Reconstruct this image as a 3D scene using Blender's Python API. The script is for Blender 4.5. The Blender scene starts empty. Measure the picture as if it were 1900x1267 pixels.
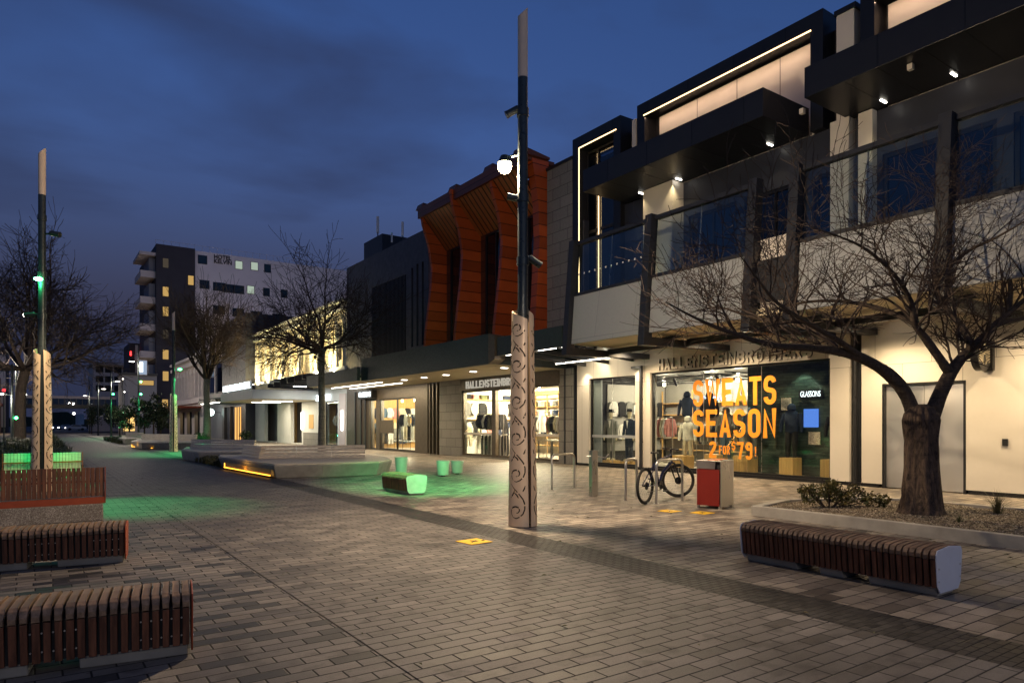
import bpy, bmesh, math, random
from mathutils import Vector, Matrix, noise
R = math.radians
PI = math.pi
S = bpy.context.scene
# ---------------------------------------------------------------- camera
F, HZ, CX, EYE = 1266.7, 787.0, 950.0, 1.5
TH = math.atan(885 / F)
sn, cs = math.sin(TH), math.cos(TH)
cam = bpy.data.objects.new('camera', bpy.data.cameras.new('camera'))
S.collection.objects.link(cam)
cam.location = (0, 0, EYE)
cam.rotation_euler = (PI / 2, 0, -TH)
cam.data.sensor_width = 36
cam.data.lens = 24
cam.data.shift_y = 0.0808
cam.data.clip_start = 0.05
cam.data.clip_end = 3000
S.camera = cam
# ---------------------------------------------------------------- world (dusk)
w = bpy.data.worlds.new('World'); S.world = w; w.use_nodes = True
wn = w.node_tree; wn.nodes.clear()
def WN(t, **k):
    n = wn.nodes.new(t)
    for a, b in k.items(): setattr(n, a, b)
    return n
wo = WN('ShaderNodeOutputWorld'); bg = WN('ShaderNodeBackground')
sky = WN('ShaderNodeTexSky', sky_type='NISHITA', sun_disc=False)
sky.sun_elevation = R(-1.0); sky.sun_rotation = R(200); sky.air_density = 1.0; sky.dust_density = 0.3; sky.ozone_density = 4.0
tc = WN('ShaderNodeTexCoord'); mp = WN('ShaderNodeMapping'); mp.inputs['Scale'].default_value = (1.0, 1.0, 2.8)
nz = WN('ShaderNodeTexNoise'); nz.inputs['Scale'].default_value = 2.1; nz.inputs['Detail'].default_value = 5; nz.inputs['Roughness'].default_value = .5
nz.inputs['Distortion'].default_value = .3
cr = WN('ShaderNodeValToRGB'); cr.color_ramp.elements[0].position = .40; cr.color_ramp.elements[1].position = .62
mx = WN('ShaderNodeMix', data_type='RGBA')
tint = WN('ShaderNodeMix', data_type='RGBA', blend_type='MULTIPLY'); tint.inputs['Factor'].default_value = 1
tint.inputs['B'].default_value = (.98, .95, .80, 1)
mx.inputs['B'].default_value = (0.026, 0.032, 0.070, 1)      # dark rain cloud
L = wn.links.new
L(tc.outputs['Generated'], mp.inputs['Vector']); L(mp.outputs[0], nz.inputs['Vector']); L(nz.outputs['Fac'], cr.inputs[0])
L(sky.outputs[0], tint.inputs['A']); L(tint.outputs['Result'], mx.inputs['A'])
cm = WN('ShaderNodeMath', operation='MULTIPLY'); cm.inputs[1].default_value = .62
sz_ = WN('ShaderNodeSeparateXYZ'); L(tc.outputs['Generated'], sz_.inputs[0])
hr = WN('ShaderNodeMapRange', clamp=True); hr.inputs[1].default_value = .38; hr.inputs[2].default_value = .10   # cloud bank thickens to the horizon
L(sz_.outputs[2], hr.inputs[0])
cmx = WN('ShaderNodeMath', operation='MAXIMUM'); L(cr.outputs[0], cm.inputs[0]); L(cm.outputs[0], cmx.inputs[0]); L(hr.outputs[0], cmx.inputs[1])
L(cmx.outputs[0], mx.inputs['Factor']); L(mx.outputs['Result'], bg.inputs['Color'])
L(bg.outputs[0], wo.inputs[0]); bg.inputs['Strength'].default_value = .95
S.view_settings.view_transform = 'Standard'; S.view_settings.look = 'None'; S.view_settings.gamma = 1
S.view_settings.exposure = 0.08
S.cycles.use_denoising = True
S.cycles.max_bounces = 6; S.cycles.diffuse_bounces = 3; S.cycles.glossy_bounces = 3; S.cycles.transparent_max_bounces = 16
S.cycles.sample_clamp_indirect = 3; S.cycles.caustics_reflective = False; S.cycles.caustics_refractive = False
try: S.cycles.use_light_tree = True
except Exception: pass
# ---------------------------------------------------------------- photo geometry helpers (metres on real planes)
def G(u, v, z=0):
    Z = (EYE - z) * F / (v - HZ); t = (u - CX) / F
    return Vector((Z * (sn + t * cs), Z * (cs - t * sn), z))
def FX(u, v, x):
    t = (u - CX) / F; Z = x / (sn + t * cs)
    return Vector((x, Z * (cs - t * sn), EYE + (HZ - v) * Z / F))
def FY(u, v, y):
    t = (u - CX) / F; Z = y / (cs - t * sn)
    return Vector((Z * (sn + t * cs), y, EYE + (HZ - v) * Z / F))
def PZ(u, v, Z):
    t = (u - CX) / F
    return Vector((Z * (sn + t * cs), Z * (cs - t * sn), EYE + (HZ - v) * Z / F))
# ---------------------------------------------------------------- object helpers
ORG = {}
def link(o): S.collection.objects.link(o); return o
def thing(name, label, cat, loc=(0, 0, 0), rz=0, group=None):
    o = link(bpy.data.objects.new(name, None)); o.location = loc; o.rotation_euler = (0, 0, rz)
    o.empty_display_size = .1
    o['label'] = label; o['category'] = cat
    if group: o['group'] = group
    ORG[o.name] = Vector(loc)
    return o
def tag(o, label, cat, group=None, kind=None):
    if label: o['label'] = label
    if cat: o['category'] = cat
    if group: o['group'] = group
    if kind: o['kind'] = kind
    return o
def dup(o, loc=None, rz=None, label=None, parent=None):
    c = o.copy(); link(c)
    if parent: c.parent = parent
    for ch in list(o.children): dup(ch, parent=c)
    if loc is not None: c.location = loc
    if rz is not None: c.rotation_euler = (0, 0, rz)
    if label: c['label'] = label
    return c
SPLIT = {'pilaster', 'side_wall', 'downpipe', 'doorway', 'light_strip', 'partition', 'reflected_brick_wall', 'trim', 'wall_light', 'uplight', 'sensor', 'soffit_light', 'canopy_light', 'lamp_panel', 'beam', 'window_pane', 'feet', 'foot_bar', 'top_stickers'}
class MB:
    def __init__(s): s.v = []; s.f = []
    def add(s, vs, fs):
        b = len(s.v); s.v += [tuple(q) for q in vs]; s.f += [tuple(b + i for i in q) for q in fs]; return s
    def box(s, x0, x1, y0, y1, z0, z1):
        x0, x1 = sorted((x0, x1)); y0, y1 = sorted((y0, y1)); z0, z1 = sorted((z0, z1))
        return s.add([(x0, y0, z0), (x1, y0, z0), (x1, y1, z0), (x0, y1, z0), (x0, y0, z1), (x1, y0, z1), (x1, y1, z1), (x0, y1, z1)],
                     [(0, 3, 2, 1), (4, 5, 6, 7), (0, 1, 5, 4), (1, 2, 6, 5), (2, 3, 7, 6), (3, 0, 4, 7)])
    def obox(s, c, sx, sy, sz, m=None, rz=0):
        M = Matrix.Translation(Vector(c)) @ (m if m else Matrix.Rotation(rz, 4, 'Z'))
        P = [M @ Vector((a * sx / 2, b * sy / 2, d * sz / 2)) for d in (-1, 1) for (a, b) in ((-1, -1), (1, -1), (1, 1), (-1, 1))]
        return s.add(P, [(0, 3, 2, 1), (4, 5, 6, 7), (0, 1, 5, 4), (1, 2, 6, 5), (2, 3, 7, 6), (3, 0, 4, 7)])
    def prism(s, pts, z0, z1, taper=1.0):
        n = len(pts); cx = sum(p[0] for p in pts) / n; cy = sum(p[1] for p in pts) / n
        lo = [(cx + (p[0] - cx) * taper, cy + (p[1] - cy) * taper, z0) for p in pts]
        return s.add(lo + [(p[0], p[1], z1) for p in pts],
                     [tuple(range(n))[::-1], tuple(range(n, 2 * n))] + [(i, (i + 1) % n, n + (i + 1) % n, n + i) for i in range(n)])
    def exy(s, pts, y0, y1):      # profile in x,z extruded along y
        n = len(pts)
        return s.add([(p[0], y0, p[1]) for p in pts] + [(p[0], y1, p[1]) for p in pts],
                     [tuple(range(n)), tuple(range(n, 2 * n))[::-1]] + [(i, n + i, n + (i + 1) % n, (i + 1) % n) for i in range(n)])
    def exx(s, pts, x0, x1):      # profile in y,z extruded along x
        n = len(pts)
        return s.add([(x0, p[0], p[1]) for p in pts] + [(x1, p[0], p[1]) for p in pts],
                     [tuple(range(n))[::-1], tuple(range(n, 2 * n))] + [(i, (i + 1) % n, n + (i + 1) % n, n + i) for i in range(n)])
    def tube(s, pts, rad, n=8, cap=True):
        pts = [Vector(p) for p in pts]
        if not hasattr(rad, '__len__'): rad = [rad] * len(pts)
        b = len(s.v); up = None
        for i, p in enumerate(pts):
            d = (pts[min(i + 1, len(pts) - 1)] - pts[max(i - 1, 0)])
            if d.length < 1e-9: d = Vector((0, 0, 1))
            d.normalize()
            if up is None:
                up = d.orthogonal().normalized()
            else:
                up = (up - d * up.dot(d))
                up = up.normalized() if up.length > 1e-6 else d.orthogonal().normalized()
            w2 = d.cross(up)
            for k in range(n):
                a = 2 * PI * k / n
                s.v.append(tuple(p + (up * math.cos(a) + w2 * math.sin(a)) * rad[i]))
        for i in range(len(pts) - 1):
            for k in range(n):
                s.f.append((b + i * n + k, b + i * n + (k + 1) % n, b + (i + 1) * n + (k + 1) % n, b + (i + 1) * n + k))
        if cap:
            s.f.append(tuple(b + k for k in range(n))[::-1]); e = b + (len(pts) - 1) * n
            s.f.append(tuple(e + k for k in range(n)))
        return s
    def cyl(s, c, r, h, n=20, r2=None):
        c = Vector(c); return s.tube([c, c + Vector((0, 0, h))], [r, r if r2 is None else r2], n)
    def lathe(s, prof, n=24, c=(0, 0, 0), sx=1, sy=1):
        b = len(s.v)
        for (r, z) in prof:
            for k in range(n):
                a = 2 * PI * k / n; s.v.append((c[0] + r * math.cos(a) * sx, c[1] + r * math.sin(a) * sy, c[2] + z))
        for i in range(len(prof) - 1):
            for k in range(n):
                s.f.append((b + i * n + k, b + i * n + (k + 1) % n, b + (i + 1) * n + (k + 1) % n, b + (i + 1) * n + k))
        s.f.append(tuple(b + k for k in range(n))[::-1]); e = b + (len(prof) - 1) * n
        s.f.append(tuple(e + k for k in range(n)))
        return s
    def ball(s, c, r, n=12, m=8, sz=1):
        return s.lathe([(max(1e-4, r * math.sin(PI * i / m)), -r * math.cos(PI * i / m) * sz) for i in range(m + 1)], n, c)
    def build(s, name, m, parent=None, smooth=False, bevel=0, world=True, sharp=35):
        if name in SPLIT and parent is not None and len(s.v) > 8 and len(s.v) % 8 == 0 and len(s.f) * 8 == len(s.v) * 6:   # one object per separate piece
            for q in range(len(s.v) // 8):
                p_ = MB(); p_.v = s.v[q * 8:q * 8 + 8]; p_.f = [tuple(i - q * 8 for i in f_) for f_ in s.f[q * 6:q * 6 + 6]]
                o = p_.build(name, m, parent, smooth, bevel, world, sharp)
            return o
        me = bpy.data.meshes.new(name); me.from_pydata(s.v, [], s.f); me.update()
        if parent is not None and world:
            o_ = ORG.get(parent.name, Vector((0, 0, 0)))
            if o_.length: me.transform(Matrix.Translation(-o_))
            off = o_
        else: off = Vector((0, 0, 0))
        me.materials.append(m)
        if smooth:
            me.polygons.foreach_set('use_smooth', [True] * len(me.polygons))
            try: me.set_sharp_from_angle(angle=R(sharp))
            except Exception: pass
        o = link(bpy.data.objects.new(name, me)); 
        if parent is not None: o.parent = parent
        ORG[o.name] = off if world else Vector((0, 0, 0))
        if bevel:
            b = o.modifiers.new('Bevel', 'BEVEL'); b.width = bevel; b.segments = 2; b.limit_method = 'ANGLE'; b.angle_limit = R(40)
        return o
def box(name, m, parent, *a, **k): return MB().box(*a).build(name, m, parent, **k)
def struct(name, mb, m, **k): return tag(mb.build(name, m, None, **k), None, None, kind='structure')
DG = None
def text(name, body, h, m, parent, origin, facing='x', width=None, ext=.01, off=0.0, world=True, spacing=1.0, align='LEFT'):
    """letters h tall; facing 'x' reads from -x side, 'y' reads from -y side"""
    cu = bpy.data.curves.new(name, 'FONT'); cu.body = body; cu.size = 1; cu.extrude = 0; cu.offset = off; cu.space_character = spacing
    cu.resolution_u = 3; cu.align_x = align; cu.space_line = .8
    ob = link(bpy.data.objects.new(name, cu))
    bpy.context.view_layer.update()
    me = bpy.data.meshes.new_from_object(ob.evaluated_get(bpy.context.evaluated_depsgraph_get()))
    bpy.data.objects.remove(ob)
    bm = bmesh.new(); bm.from_mesh(me)
    bmesh.ops.remove_doubles(bm, verts=bm.verts, dist=1e-5)
    ys = [v.co.y for v in bm.verts]; xs = [v.co.x for v in bm.verts]
    k = h / (max(ys) - min(ys)); x0 = min(xs); y0 = min(ys); wd = (max(xs) - x0)
    kx = (width / wd) if width else k
    r = bmesh.ops.extrude_face_region(bm, geom=bm.faces[:])
    for v in [g for g in r['geom'] if isinstance(g, bmesh.types.BMVert)]: v.co.z += 1
    o_ = Vector(origin)
    for v in bm.verts:
        a, b, c_ = (v.co.x - x0) * kx, (v.co.y - y0) * k, v.co.z * ext
        if facing == 'x': v.co = o_ + Vector((-c_, -a, b))
        elif facing == 'y': v.co = o_ + Vector((a, -c_, b))
        else: v.co = o_ + Vector((a, b, c_))
    bmesh.ops.recalc_face_normals(bm, faces=bm.faces)
    bm.to_mesh(me); bm.free()
    if parent is not None and world: me.transform(Matrix.Translation(-ORG.get(parent.name, Vector((0, 0, 0)))))
    me.materials.clear(); me.materials.append(m)
    o = link(bpy.data.objects.new(name, me))
    if parent is not None: o.parent = parent
    return o
def arc(cx, cy, rx, ry, a0, a1, n=9):
    return [(cx + rx * math.cos(R(a0 + (a1 - a0) * i / n)), cy + ry * math.sin(R(a0 + (a1 - a0) * i / n))) for i in range(n + 1)]
def glyphs(ch, w_, t):
    """condensed bold capitals as stroke centre lines in a w_ x 1 box"""
    l, r, b, u, m = t / 2, w_ - t / 2, t / 2, 1 - t / 2, w_ / 2; q = (r - l) / 2
    D = {'H': [[(l, 0), (l, 1)], [(r, 0), (r, 1)], [(l, .5), (r, .5)]], 'L': [[(l, 1), (l, b), (w_, b)]], 'E': [[(w_, u), (l, u), (l, b), (w_, b)], [(l, .5), (r, .5)]],
         'F': [[(l, 0), (l, u), (w_, u)], [(l, .5), (r, .5)]], 'N': [[(l, 0), (l, u), (r, b), (r, 1)]], 'T': [[(0, u), (w_, u)], [(m, 0), (m, u)]], 'I': [[(m, 0), (m, 1)]],
         'A': [[(l * .9, 0), (m, u), (w_ - l * .9, 0)], [(l * 1.7, .27), (w_ - l * 1.7, .27)]], 'W': [[(l * .8, 1), (w_ * .29, b * .7), (m, u * .92), (w_ * .71, b * .7), (w_ - l * .8, 1)]],
         'O': [arc(m, u - q, q, q, 0, 180) + arc(m, b + q, q, q, 180, 360) + [(r, u - q)]],
         'S': [arc(m, u - q, q, q, 5, 180) + arc(m, .5 + q * .75, q, q * .75, 180, 235, 3) + arc(m, .5 - q * .75, q, q * .75, 55, 0, 3) + arc(m, b + q, q, q, 0, -185)],
         'B': [[(l, b), (l, u), (m, u)] + arc(m, .5 + (u - .5) / 2, q, (u - .5) / 2, 90, -90) + [(l, .5)], [(m, .5)] + arc(m, b + (.5 - b) / 2, q, (.5 - b) / 2, 90, -90) + [(l, b)]],
         'R': [[(l, 0), (l, u), (m, u)] + arc(m, .5 + (u - .5) / 2, q, (u - .5) / 2, 90, -90) + [(l, .5)], [(m, .5), (w_ - l * .9, 0)]],
         '2': [arc(m, u - q, q, q, 175, 0) + [(r, u - q - .05), (l, b + .08), (l, b), (w_, b)]], '7': [[(0, u), (r, u), (m * .8, 0)]],
         '9': [arc(m, u - q, q, q, 0, 360, 16), [(r, u - q), (r, b + q)] + arc(m, b + q, q, q, 0, -170)],
         '!': [[(m, .3), (m, 1)], [(m, 0), (m, t)]]}
    D['$'] = D['S'] + [[(m, -.12), (m, .03)], [(m, .97), (m, 1.12)]]
    return D.get(ch, [])
def lettering(name, body, h, width, m, parent, origin, ext=.01, wk=.5, tk=.17, gap=.12, backm=None):
    """bold condensed letters on a wall facing -x, running towards -y"""
    wd = sum({' ': .3, 'I': tk, '!': tk, 'W': wk * 1.35}.get(c_, wk) + gap for c_ in body) - gap; kx = width / wd
    o_ = Vector(origin); x = 0; mb = MB(); kk = 0
    for c_ in body:
        cw = {' ': .3, 'I': tk, '!': tk, 'W': wk * 1.35}.get(c_, wk)
        for ln in glyphs(c_, cw, tk):
            ln = [p for i, p in enumerate(ln) if i == 0 or math.hypot(p[0] - ln[i - 1][0], p[1] - ln[i - 1][1]) > 1e-3]
            kk = (kk + 1) % 5; P = [Vector((p[0], p[1])) for p in ln]; Lp = []; Rp = []
            closed = (P[0] - P[-1]).length < 1e-4 and len(P) > 4
            for i, p in enumerate(P):
                a = (P[i] - P[i - 1]).normalized() if i else None; b_ = (P[i + 1] - P[i]).normalized() if i < len(P) - 1 and (P[i + 1] - P[i]).length > 1e-6 else None
                if a is not None and a.length < .5: a = None
                if closed and i in (0, len(P) - 1): a = (P[-1] - P[-2]).normalized(); b_ = (P[1] - P[0]).normalized()
                if a is None and b_ is None: a = Vector((1, 0))
                if a is None: t_, k = b_, 1
                elif b_ is None: t_, k = a, 1
                else:
                    t_ = (a + b_); t_ = t_.normalized() if t_.length > .2 else a; k = min(1.9, 1 / max(.3, t_.dot(a)))
                n_ = Vector((-t_.y, t_.x)) * tk / 2 * k; Lp.append(p + n_); Rp.append(p - n_)
            e0 = -(ext + .0004 * kk)
            lo_, hi_ = (-.14, 1.14) if c_ == '$' else (0, 1)
            def W3(p, d): return o_ + Vector((d, -(x + p.x) * kx, min(hi_, max(lo_, p.y)) * h))
            n2 = len(P); vs = [W3(p, 0) for p in Lp] + [W3(p, 0) for p in Rp] + [W3(p, e0) for p in Lp] + [W3(p, e0) for p in Rp]; fs = []
            for i in range(n2 - 1):
                fs += [(2 * n2 + i, 3 * n2 + i, 3 * n2 + i + 1, 2 * n2 + i + 1), (i, 2 * n2 + i, 2 * n2 + i + 1, i + 1), (n2 + i, n2 + i + 1, 3 * n2 + i + 1, 3 * n2 + i)]
            for i in (0, n2 - 1): fs.append((i, n2 + i, 3 * n2 + i, 2 * n2 + i))
            mb.add(vs, fs)
        x += cw + gap
    ob = mb.build(name, backm or m, parent)
    if backm:      # dark returns with a pale face set just proud of them
        ob2 = MB(); ob2.v = mb.v; ob2.f = [f_ for j, f_ in enumerate(mb.f)]
        fc = MB(); fc.v = [(v[0] - .002, v[1], v[2]) for v in mb.v]
        fc.f = [f_ for f_ in mb.f if len(set(round(mb.v[i][0], 3) for i in f_)) == 1]
        fc.build(name + '_face', m, parent)
    return ob
def lamp(kind, loc, power, col, parent=None, size=.1, aim=None, spot=60, blend=.5, sy=None, name='light'):
    d = bpy.data.lights.new(name, kind); d.energy = power; d.color = col
    if kind == 'AREA':
        d.size = size
        if sy: d.shape = 'RECTANGLE'; d.size_y = sy
    else: d.shadow_soft_size = size
    if kind == 'SPOT': d.spot_size = R(spot); d.spot_blend = blend
    o = link(bpy.data.objects.new(name, d)); o.location = loc
    if aim is not None:
        o.rotation_euler = (Vector(aim) - Vector(loc)).to_track_quat('-Z', 'Y').to_euler()
    if parent is not None:
        o.parent = parent; o.location = Vector(loc) - ORG.get(parent.name, Vector((0, 0, 0)))
    return o
# ---------------------------------------------------------------- materials
class NT:
    def __init__(s, name):
        s.m = bpy.data.materials.new(name); s.m.use_nodes = True; s.t = s.m.node_tree; s.t.nodes.clear()
        s.out = s.n('ShaderNodeOutputMaterial'); s.p = s.n('ShaderNodeBsdfPrincipled'); s.l(s.p.outputs[0], s.out.inputs[0])
        s.p.inputs['Specular IOR Level'].default_value = .4
    def n(s, t, **k):
        q = s.t.nodes.new(t)
        for a, b in k.items(): setattr(q, a, b)
        return q
    def l(s, a, b): s.t.links.new(a, b)
    def coord(s, kind='Object', scale=(1, 1, 1), rot=(0, 0, 0)):
        c_ = s.n('ShaderNodeTexCoord'); m = s.n('ShaderNodeMapping'); m.inputs['Scale'].default_value = scale; m.inputs['Rotation'].default_value = rot
        s.l(c_.outputs[kind], m.inputs[0]); return m.outputs[0]
    def noise(s, v, scale, detail=4, rough=.55, dist=0):
        q = s.n('ShaderNodeTexNoise'); q.inputs['Scale'].default_value = scale; q.inputs['Detail'].default_value = detail
        q.inputs['Roughness'].default_value = rough; q.inputs['Distortion'].default_value = dist
        if v is not None: s.l(v, q.inputs['Vector'])
        return q.outputs['Fac']
    def ramp(s, f, stops):
        q = s.n('ShaderNodeValToRGB'); e = q.color_ramp.elements
        while len(e) < len(stops): e.new(.5)
        for i, (p_, c_) in enumerate(stops):
            e[i].position = p_; e[i].color = (c_ if hasattr(c_, '__len__') else (c_,) * 3) + (1,) if not hasattr(c_, '__len__') or len(c_) == 3 else c_
        s.l(f, q.inputs[0]); return q.outputs[0]
    def math(s, op, a, b=None, c=None):
        q = s.n('ShaderNodeMath', operation=op)
        for i, x in enumerate((a, b, c)):
            if x is None: continue
            if isinstance(x, (int, float)): q.inputs[i].default_value = x
            else: s.l(x, q.inputs[i])
        return q.outputs[0]
    def mix(s, f, a, b, mode='MIX'):
        q = s.n('ShaderNodeMix', data_type='RGBA', blend_type=mode)
        for k, x in (('Factor', f), ('A', a), ('B', b)):
            if isinstance(x, (int, float)): q.inputs[k].default_value = x
            elif hasattr(x, '__len__'): q.inputs[k].default_value = tuple(x) + ((1,) if len(x) == 3 else ())
            else: s.l(x, q.inputs[k])
        return q.outputs['Result']
    def bump(s, h, strength=.3, dist=.01):
        q = s.n('ShaderNodeBump'); q.inputs['Strength'].default_value = strength; q.inputs['Distance'].default_value = dist
        s.l(h, q.inputs['Height']); s.l(q.outputs[0], s.p.inputs['Normal'])
    def col(s, x):
        if hasattr(x, '__len__'): s.p.inputs['Base Color'].default_value = tuple(x) + (1,)
        else: s.l(x, s.p.inputs['Base Color'])
    def rough(s, x):
        if isinstance(x, (int, float)): s.p.inputs['Roughness'].default_value = x
        else: s.l(x, s.p.inputs['Roughness'])
def k3(c_, f): return tuple(min(1, q * f) for q in c_)
def mat(name, col, rough=.6, metal=0, var=.18, scale=6, bump=0, bscale=60, stretch=(1, 1, 1), spec=.4, world=False):
    q = NT(name); v = q.coord('Object', stretch)
    f = q.noise(v, scale, 5)
    q.col(q.ramp(f, [(.25, k3(col, 1 - var)), (.75, k3(col, 1 + var))]))
    q.rough(q.ramp(q.noise(v, scale * 2.3, 3), [(.3, max(.05, rough - .08)), (.7, min(1, rough + .1))]))
    q.p.inputs['Metallic'].default_value = metal; q.p.inputs['Specular IOR Level'].default_value = spec
    if bump: q.bump(q.noise(v, bscale, 4), bump, .01)
    return q.m
def emit(name, col, strength):
    m = bpy.data.materials.new(name); m.use_nodes = True; t = m.node_tree; t.nodes.clear()
    e = t.nodes.new('ShaderNodeEmission'); o = t.nodes.new('ShaderNodeOutputMaterial')
    e.inputs[0].default_value = tuple(col) + (1,); e.inputs[1].default_value = strength; t.links.new(e.outputs[0], o.inputs[0]); return m
def glass(name, tint=(1, 1, 1), refl=1.0, base=0.0):
    m = bpy.data.materials.new(name); m.use_nodes = True; t = m.node_tree; t.nodes.clear()
    o = t.nodes.new('ShaderNodeOutputMaterial'); tr = t.nodes.new('ShaderNodeBsdfTransparent'); gl = t.nodes.new('ShaderNodeBsdfGlossy')
    mx_ = t.nodes.new('ShaderNodeMixShader'); fr = t.nodes.new('ShaderNodeFresnel'); mu = t.nodes.new('ShaderNodeMath'); mu.operation = 'MULTIPLY_ADD'
    
    ge = t.nodes.new('ShaderNodeNewGeometry'); mr = t.nodes.new('ShaderNodeMapRange'); mr.inputs[3].default_value = 1.45; mr.inputs[4].default_value = 1 / 1.45
    t.links.new(ge.outputs['Backfacing'], mr.inputs[0]); t.links.new(mr.outputs[0], fr.inputs[0]); mu.inputs[1].default_value = refl; mu.inputs[2].default_value = base; mu.use_clamp = True
    gl.inputs['Roughness'].default_value = .02; tr.inputs[0].default_value = tuple(tint) + (1,)
    t.links.new(fr.outputs[0], mu.inputs[0]); t.links.new(mu.outputs[0], mx_.inputs[0]); t.links.new(tr.outputs[0], mx_.inputs[1]); t.links.new(gl.outputs[0], mx_.inputs[2])
    t.links.new(mx_.outputs[0], o.inputs[0]); return m
def paver(name, pw, pd, ramp_, joint=.008, blotch=True, rough=.66, wet=.48, strip=False, band=5.35):
    q = NT(name); tcn = q.n('ShaderNodeTexCoord'); sp = q.n('ShaderNodeSeparateXYZ'); q.l(tcn.outputs['Object'], sp.inputs[0])
    x, y = sp.outputs[0], sp.outputs[1]
    ry = q.math('DIVIDE', y, pd); row = q.math('FLOOR', ry)
    offs = q.math('MULTIPLY', q.math('MODULO', q.math('ABSOLUTE', row), 2.0), .5)
    jit = q.n('ShaderNodeTexWhiteNoise', noise_dimensions='1D'); q.l(row, jit.inputs['W'])
    offs = q.math('ADD', offs, q.math('MULTIPLY', jit.outputs['Value'], .06))
    rx = q.math('ADD', q.math('DIVIDE', x, pw), offs); colm = q.math('FLOOR', rx)
    fx = q.math('FRACT', rx); fy = q.math('FRACT', ry)
    ex = q.math('MULTIPLY', q.math('MINIMUM', fx, q.math('SUBTRACT', 1.0, fx)), pw)
    ey = q.math('MULTIPLY', q.math('MINIMUM', fy, q.math('SUBTRACT', 1.0, fy)), pd)
    d = q.math('MINIMUM', ex, ey)
    jm = q.ramp(q.math('DIVIDE', d, joint), [(.35, 0.0), (1.0, 1.0)])
    cv = q.n('ShaderNodeCombineXYZ'); q.l(colm, cv.inputs[0]); q.l(row, cv.inputs[1])
    wn_ = q.n('ShaderNodeTexWhiteNoise', noise_dimensions='3D'); q.l(cv.outputs[0], wn_.inputs['Vector'])
    c_ = q.ramp(wn_.outputs['Value'], ramp_)
    v = tcn.outputs['Object']
    grain = q.noise(v, 70, 5, .8)
    c_ = q.mix(.6, c_, q.ramp(grain, [(.3, (.55,) * 3), (.72, (1.35,) * 3)]), 'MULTIPLY')
    big = q.noise(v, .7, 5, .6)
    stain = q.ramp(big, [(.36, (.55, .53, .52)), (.56, (1.05, 1.04, 1.02))])
    c_ = q.mix(1.0 if strip else .75, c_, stain, 'MULTIPLY')
    spots = q.noise(v, 3.1, 4, .6)
    c_ = q.mix(.85, c_, q.ramp(spots, [(.36, (.55, .54, .55)), (.47, (1.0,) * 3)]), 'MULTIPLY')
    if band:
        dx = q.math('ABSOLUTE', q.math('SUBTRACT', x, band)); st = q.math('SUBTRACT', q.math('ADD', q.math('MULTIPLY', q.noise(q.coord('Object', (1.6, .8, 1)), 1.3, 5, .65), 2.2), -.62), q.math('MULTIPLY', dx, 1.7))
        wetm = q.ramp(st, [(.12, 0.0), (.42, 1.0)]); c_ = q.mix(q.math('MULTIPLY', wetm, .62), c_, (.022, .020, .019))
    gv_ = q.n('ShaderNodeTexVoronoi'); gv_.inputs['Scale'].default_value = 3.2; q.l(v, gv_.inputs['Vector'])
    gum = q.ramp(gv_.outputs['Distance'], [(.035, 1.0), (.06, 0.0)]); gsel = q.ramp(gv_.outputs['Color'], [(.55, 0.0), (.6, 1.0)])
    c_ = q.mix(q.math('MULTIPLY', q.math('MULTIPLY', gum, gsel), .6), c_, (.03, .028, .027))
    streak = q.noise(q.coord('Object', (.35, 2.2, 1)), 2.0, 6, .7)
    c_ = q.mix(.5, c_, q.ramp(streak, [(.38, (.7, .69, .68)), (.58, (1.08,) * 3)]), 'MULTIPLY')
    c_ = q.mix(jm, (.012, .011, .011), c_)
    q.col(c_)
    rr = q.ramp(big, [(.35, wet), (.6, rough)])
    rr = q.mix(.5, rr, q.ramp(wn_.outputs['Value'], [(0, rough - .15), (1, rough + .12)]))
    rr = q.mix(jm, (.9, .9, .9), rr)
    q.rough(rr)
    h = q.math('ADD', q.math('MULTIPLY', jm, 1.0), q.math('MULTIPLY', grain, .25))
    h = q.math('ADD', h, q.math('MULTIPLY', wn_.outputs['Value'], .25))
    q.bump(h, .8, .005)
    q.p.inputs['Specular IOR Level'].default_value = .42
    return q.m
M = {}
M['road'] = paver('road_pavers', .28, .125, [(0, (.085, .079, .074)), (.15, (.125, .116, .110)), (.75, (.158, .146, .138)), (1, (.215, .197, .185))])
M['road_dark'] = paver('road_pavers_dark', .28, .125, [(0, (.028, .028, .030)), (.18, (.045, .044, .046)), (.22, (.11, .10, .098)), (.7, (.15, .138, .132)), (1, (.21, .19, .175))])
M['foot'] = paver('footpath_pavers', .32, .16, [(0, (.105, .09, .078)), (.3, (.19, .165, .145)), (.7, (.27, .235, .20)), (1, (.38, .335, .28))], rough=.58, joint=.009)
M['drain'] = paver('drain_setts', .13, .065, [(0, (.018, .017, .017)), (1, (.06, .056, .052))], joint=.007, rough=.6, strip=True)
M['asphalt'] = mat('asphalt', (.05, .05, .052), .75, bump=.3, bscale=80)
M['concrete'] = mat('concrete', (.30, .285, .26), .7, var=.22, scale=4, bump=.25, bscale=70)
def aggregate():
    q = NT('exposed_aggregate'); v = q.coord()
    vo = q.n('ShaderNodeTexVoronoi'); vo.inputs['Scale'].default_value = 90; q.l(v, vo.inputs['Vector'])
    wv = q.ramp(vo.outputs['Color'], [(.1, (.14, .115, .095)), (.6, (.25, .215, .18)), (.95, (.5, .46, .4))])
    q.col(q.mix(.6, wv, q.ramp(q.noise(v, 3, 4), [(.3, (.6,) * 3), (.7, (1.2,) * 3)]), 'MULTIPLY')); q.rough(.75); q.bump(vo.outputs['Distance'], .5, .004); return q.m
M['aggregate'] = aggregate()
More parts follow.
